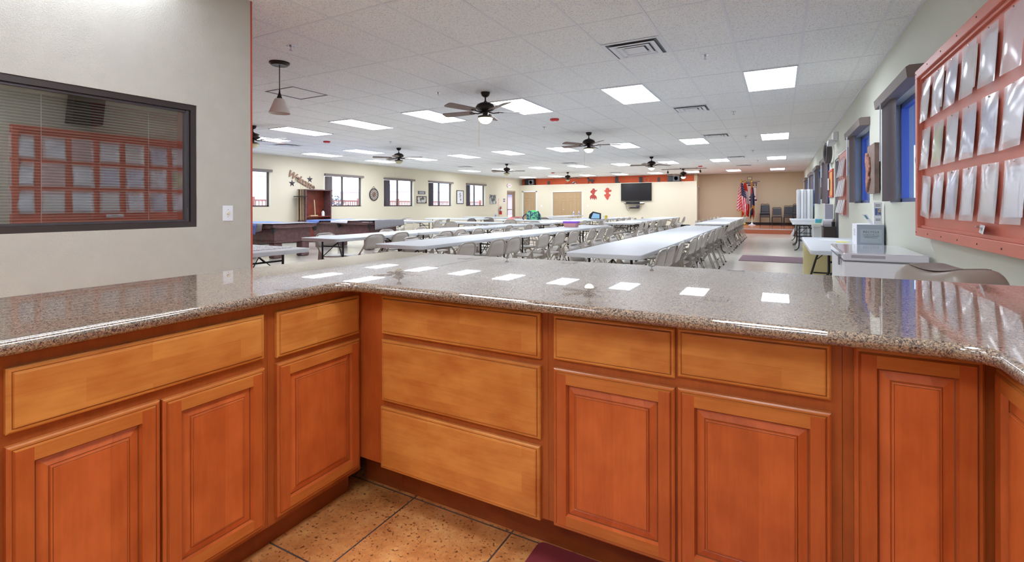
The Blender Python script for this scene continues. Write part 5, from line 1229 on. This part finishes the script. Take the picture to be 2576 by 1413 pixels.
# big trash can at the counter
tc_ = thing('trash_can', 'large taupe trash can with scooped swing lid beside the counter', 'trash can', (.73, 2.98, 0))
M_TAU = simple('taupe_plastic', (138, 126, 116), .35)
MB().prism(fillet([(-.13, -.17), (.13, -.17), (.13, .17), (-.13, .17)], [.05] * 4, 4), lambda u, v, d: (.675 + (u * .866 - v * .5) * (.85 + .15 * d / .78), 2.93 + (u * .5 + v * .866) * (.85 + .15 * d / .78), d), 0.002, .818).build('bin_body', M_TAU, tc_, smooth=True)
ld = MB()
TX, TY = .675, 2.93
def lidp(u, v):
    """saddle lid: u along its length, v across; ends rounded, long scoop on top"""
    L_, W_ = .19, .15
    uu = u * 2 - 1; vv = v * 2 - 1
    w_ = W_ * (1 - abs(uu) ** 5 * .35)
    edge = (1 - abs(uu) ** 6) ** .5 * (1 - abs(vv) ** 5) ** .5
    z = .815 + .118 * edge
    z -= .026 * max(0, 1 - (uu / .66) ** 2) * max(0, 1 - (vv / .98) ** 6)
    al = uu * L_; ac = vv * w_
    c_, s_ = math.cos(D(120)), math.sin(D(120))
    return (TX + al * c_ - ac * s_, TY + al * s_ + ac * c_, z)
ld.grid(lidp, 40, 20)
ld.build('lid', M_TAU, tc_, smooth=True)
def flp(u, v):
    p = lidp(.20 + .60 * u, .20 + .60 * v); return (p[0], p[1], p[2] + .003 + .004 * math.sin(u * PI))
MB().grid(flp, 20, 8).build('swing_flap', simple('taupe_flap_plastic', (122, 111, 102), .4), tc_, smooth=True, solid=.004)

# ---------------- right wall: notice board with sleeves
XB = XR - .045
nb = thing('notice_board', 'large terracotta notice board with wooden frame on the right wall', 'notice board', (XR, 3.7, .96))
BY0, BY1, BZ0, BZ1 = 2.42, 4.95, .965, 2.26
MB().box(XB - .002, BY0 + .03, BZ0 + .03, XR - .003, BY1 - .03, BZ1 - .03).build('panel', M_BOARD, nb)
fb = MB()
for (ya, yb_, za, zb_) in ((BY0, BY1, BZ0, BZ0 + .065), (BY0, BY1, BZ1 - .065, BZ1), (BY0, BY0 + .065, BZ0 + .065, BZ1 - .065), (BY1 - .065, BY1, BZ0 + .065, BZ1 - .065)):
    fb.box(XR - .085, ya, za, XR - .003, yb_, zb_)
fb.build('board_frame', M_BOARD, nb, bevel=.004)
inn = MB()
for (ya, yb_, za, zb_) in ((BY0 + .066, BY1 - .066, BZ0 + .066, BZ0 + .085), (BY0 + .066, BY1 - .066, BZ1 - .085, BZ1 - .066), (BY0 + .066, BY0 + .085, BZ0 + .086, BZ1 - .086), (BY1 - .085, BY1 - .066, BZ0 + .086, BZ1 - .086)): inn.box(XR - .065, ya, za, XB - .002, yb_, zb_)
inn.build('inner_molding', M_BOARD, nb)
y = BY0 + .12
while y < BY1:
    for z in (BZ0 + .03, BZ1 - .03): MB().lathe([(.006, 0), (.004, -.003), (0, -.003)], (XR - .085, y, z), 8, axis='x').build('screw', M_BLK, nb)
    y += .34
cols = [4.86, 4.53, 4.215, 3.90, 3.585, 3.27, 2.955, 2.64]
rows_ = [2.145, 1.785, 1.425]
rnames = ['top row', 'middle row', 'bottom row']
papers = [simple('page_white', (244, 244, 248), .7), simple('page_blueish', (206, 212, 238), .7), simple('page_cream', (240, 234, 226), .7)]
yel = simple('page_yellow_green', (206, 220, 110), .7)
rnd = random.Random(3)
for r_, zt in enumerate(rows_):
    for c_, yc in enumerate(cols):
        s_ = thing('plastic_sleeve', 'clear plastic document sleeve, %s, %s from the window end' % (rnames[r_], ORD[c_]), 'document sleeve', (XB, yc - .13, zt), 'plastic sleeves on the notice board')
        tilt = rnd.uniform(-.03, .03) if not (r_ == 2 and c_ == 0) else .10
        bul = rnd.uniform(.012, .024); w_ = .245; h_ = .31
        def SP(u, v, off=0, k=1.0):
            y_ = yc - w_ * (u); z_ = zt - h_ * v
            d = .006 + (.008 + .020 * v ** 1.4 + bul * math.sin(v * PI) * math.sin(u * PI)) * k + off
            y2 = yc - w_ / 2 + (y_ - yc + w_ / 2) * math.cos(tilt) - (z_ - zt) * math.sin(tilt) * -1
            z2 = zt + (z_ - zt) * math.cos(tilt) + (y_ - yc + w_ / 2) * math.sin(tilt)
            return (XB - d, y2, z2)
        sh = MB(); sh.grid(lambda u, v: SP(u, v), 10, 14)
        sh.build('sleeve', M_SLEEVE, s_, smooth=True)
        empty = (c_ in (5,) and r_ == 0) or (c_ in (6,) and r_ == 1)
        if not empty:
            n = rnd.choice((1, 1, 2))
            for q in range(n):
                du, dv = rnd.uniform(0, .12), rnd.uniform(.06, .16); sw = rnd.uniform(.72, .86)
                pg = MB(); pg.grid(lambda u, v: SP(.04 + du * (q + .4) + sw * u, dv + (.86 - dv) * v + .03, -.004 - .0025 * q, .93), 8, 10)
                m_ = yel if (r_ == 1 and c_ == 1) else papers[rnd.choice((0, 0, 0, 1, 2))]
                pg.build('page', m_, s_, smooth=True)
                if q == 0:
                    ln = MB()
                    for e in range(rnd.randint(3, 9)):
                        v0 = .18 + e * .075; a_, b_ = .18 + du, .18 + du + rnd.uniform(.3, .5)
                        ln.add([SP(a_, v0, -.0022, .93), SP(b_, v0, -.0022, .93), SP(b_, v0 + .018, -.0022, .93), SP(a_, v0 + .018, -.0022, .93)], [(0, 1, 2, 3)])
                    ln.build('printed_text', M_GREYPL, s_)
        MB().lathe([(.006, 0), (.004, -.004), (0, -.004)], SP(.5, .03, .001), 8, axis='x').build('push_pin', M_CHROME, s_)
lbx = thing('board_label', 'small white card label pinned at the bottom of the notice board', 'label', (XB, 3.52, 1.05))
MB().add([(XB - .01, 3.64, 1.055), (XB - .06, 3.40, 1.055), (XB - .05, 3.405, 1.10), (XB - .006, 3.63, 1.10)], [(0, 1, 2, 3)]).build('card', M_PAPER, lbx, solid=.002)
MB().add([(XB - .032, 3.56, 1.075), (XB - .052, 3.47, 1.075), (XB - .048, 3.47, 1.088), (XB - .028, 3.56, 1.088)], [(0, 1, 2, 3)]).build('lettering', M_GREYPL, lbx)
MB().lathe([(.007, 0), (.005, -.01), (0, -.012)], (XB - .004, 3.68, 1.085), 10, axis='x').build('push_pin', M_CHROME, lbx)
# wall speaker above the board (seen in the dark kitchen window)
ws = thing('wall_speaker', 'black wall speaker above the notice board, reflected in the kitchen window', 'speaker', (XR, 3.12, 2.32))
MB().prism([(2.96, 2.34), (3.30, 2.34), (3.34, 2.79), (3.0, 2.79)], lambda u, v, d: (XR - .02 - d, u, v), 0, .26).build('cabinet', M_BLKPL, ws, bevel=.012)
MB().box(XR - .286, 3.0, 2.38, XR - .281, 3.28, 2.75).build('grille', simple('speaker_mesh', (36, 36, 40), .8), ws)
# wood relief picture
wp = thing('wood_relief', 'carved wooden relief plank with bark figure between right wall windows', 'wall art', (XR, 7.3, 1.35))
MB().box(XR - .06, 7.05, 1.345, XR - .012, 7.58, 1.935).build('plank', simple('driftwood', (126, 104, 96), .6, var=.25, vscale=9), wp, bevel=.004)
MB().box(XR - .012, 7.10, 1.40, XR - .002, 7.5, 1.9).build('standoff', M_BRZ, wp)
bk_ = MB(); bk_.prism([(7.50, 1.36), (7.56, 1.5), (7.52, 1.62), (7.60, 1.75), (7.56, 1.86), (7.48, 1.84), (7.44, 1.72), (7.36, 1.80), (7.30, 1.66), (7.38, 1.56), (7.30, 1.52), (7.42, 1.46)], lambda u, v, d: (XR - .06 - d, u, v), 0, .025)
bk_.build('carved_figure', simple('reddish_bark', (156, 108, 90), .7, var=.5, vscale=30, bump=.8, bscale=40), wp, bevel=.008)
# rope ring, emergency light
ro = MB()
for q in range(3): ro.tube([(XR - .05 - q * .035, 13.15 + (.50 - .01 * q) * math.cos(k * PI / 16), 2.37 + (.21) * math.sin(k * PI / 16)) for k in range(32)], .022, 8, cyc=True)
tag(ro.build('rope_coil', simple('dark_rope', (92, 88, 90), .8, bump=.8, bscale=60), smooth=True), 'dark coiled rope ring hanging high on the right wall', 'rope')
el = thing('emergency_light', 'white two-lamp emergency light high on the right wall', 'emergency light', (XR, 12.0, 2.4))
MB().box(XR - .09, 11.75, 2.50, XR - .002, 12.1, 2.68).build('housing', M_WPL, el, bevel=.01)
for y in (11.83, 12.04): MB().lathe([(0, -.1), (.055, -.09), (.06, 0), (.03, .04)], (XR - .08, y, 2.47), 14, axis='x').build('lamp_head', M_WPL, el, smooth=True)
# red key board with metal frame
kb = frame_x('key_board', 'red pinboard in aluminium frame with hanging paper bundles by the doorway', 'pin board', XR, -1, 10.1, 11.52, 1.0, 2.19, simple('aluminium', (176, 174, 180), .35, metal=.6), M_BOARD, .025, .02)
kk = 0
for z0_, z1_ in ((1.72, 2.02), (1.36, 1.66), (1.06, 1.30)):
    for y in (10.45, 10.75, 11.05, 11.30)[:3 if z0_ > 1.7 else 4]:
        kk += 1
        rn_ = 'top' if z0_ > 1.7 else ('middle' if z0_ > 1.3 else 'bottom')
        t = thing('paper_bundle', 'white paper bundle, %s row of framed red pinboard, %s from the near end' % (rn_, ORD[(10.45, 10.75, 11.05, 11.30).index(y)]), 'papers', (XR - .03, y, z0_), 'paper bundles, %s row of pinboard' % rn_)
        MB().prism([(XR - .025, z1_), (XR - .035, z1_), (XR - .09, z0_), (XR - .06, z0_)], lambda u, v, d: (u, y + d, v), -.09, .09).build('pages', M_PAPER, t)
        MB().tube([(XR - .02, y, z1_ + .03), (XR - .05, y, z1_ + .04), (XR - .05, y, z1_ - .01)], .006, 5).build('hook', M_CHROME, t)
tag(MB().box(XR - .024, 10.7, 1.015, XR - .020, 10.95, 1.045).build('pinboard_label', M_PAPER), 'tiny white label at the bottom of the framed red pinboard', 'label')
# cork board, oval plaque, small plaque
frame_x('cork_board', 'orange cork board with red frame on the right wall', 'cork board', XR, -1, 12.72, 13.62, 1.38, 2.0, M_RED, simple('cork', (206, 150, 92), .8, var=.1, vscale=40), .04, .03)
tag(MB().box(XR - .05, 13.42, 1.55, XR - .032, 13.6, 1.82).build('clipped_papers', M_PAPER), 'white papers clipped to the orange cork board', 'papers')
ov = MB(); ov.prism([(15.95 + .42 * math.cos(k * PI / 16), 1.66 + .30 * math.sin(k * PI / 16)) for k in range(32)], lambda u, v, d: (XR - .004 - d, u, v), 0, .05)
tag(ov.build('oval_plaque', simple('dark_carved_wood', (84, 62, 54), .5, var=.6, vscale=10), bevel=.01), 'oval dark carved wood plaque between right wall windows', 'wall art')
frame_x('small_plaque', 'small pale and dark plaque between far right wall windows', 'wall art', XR, -1, 18.85, 19.25, 1.25, 1.6, M_BRZ, spots('plaque_print', (90, 80, 76), (216, 210, 200), 12, .5), .02)
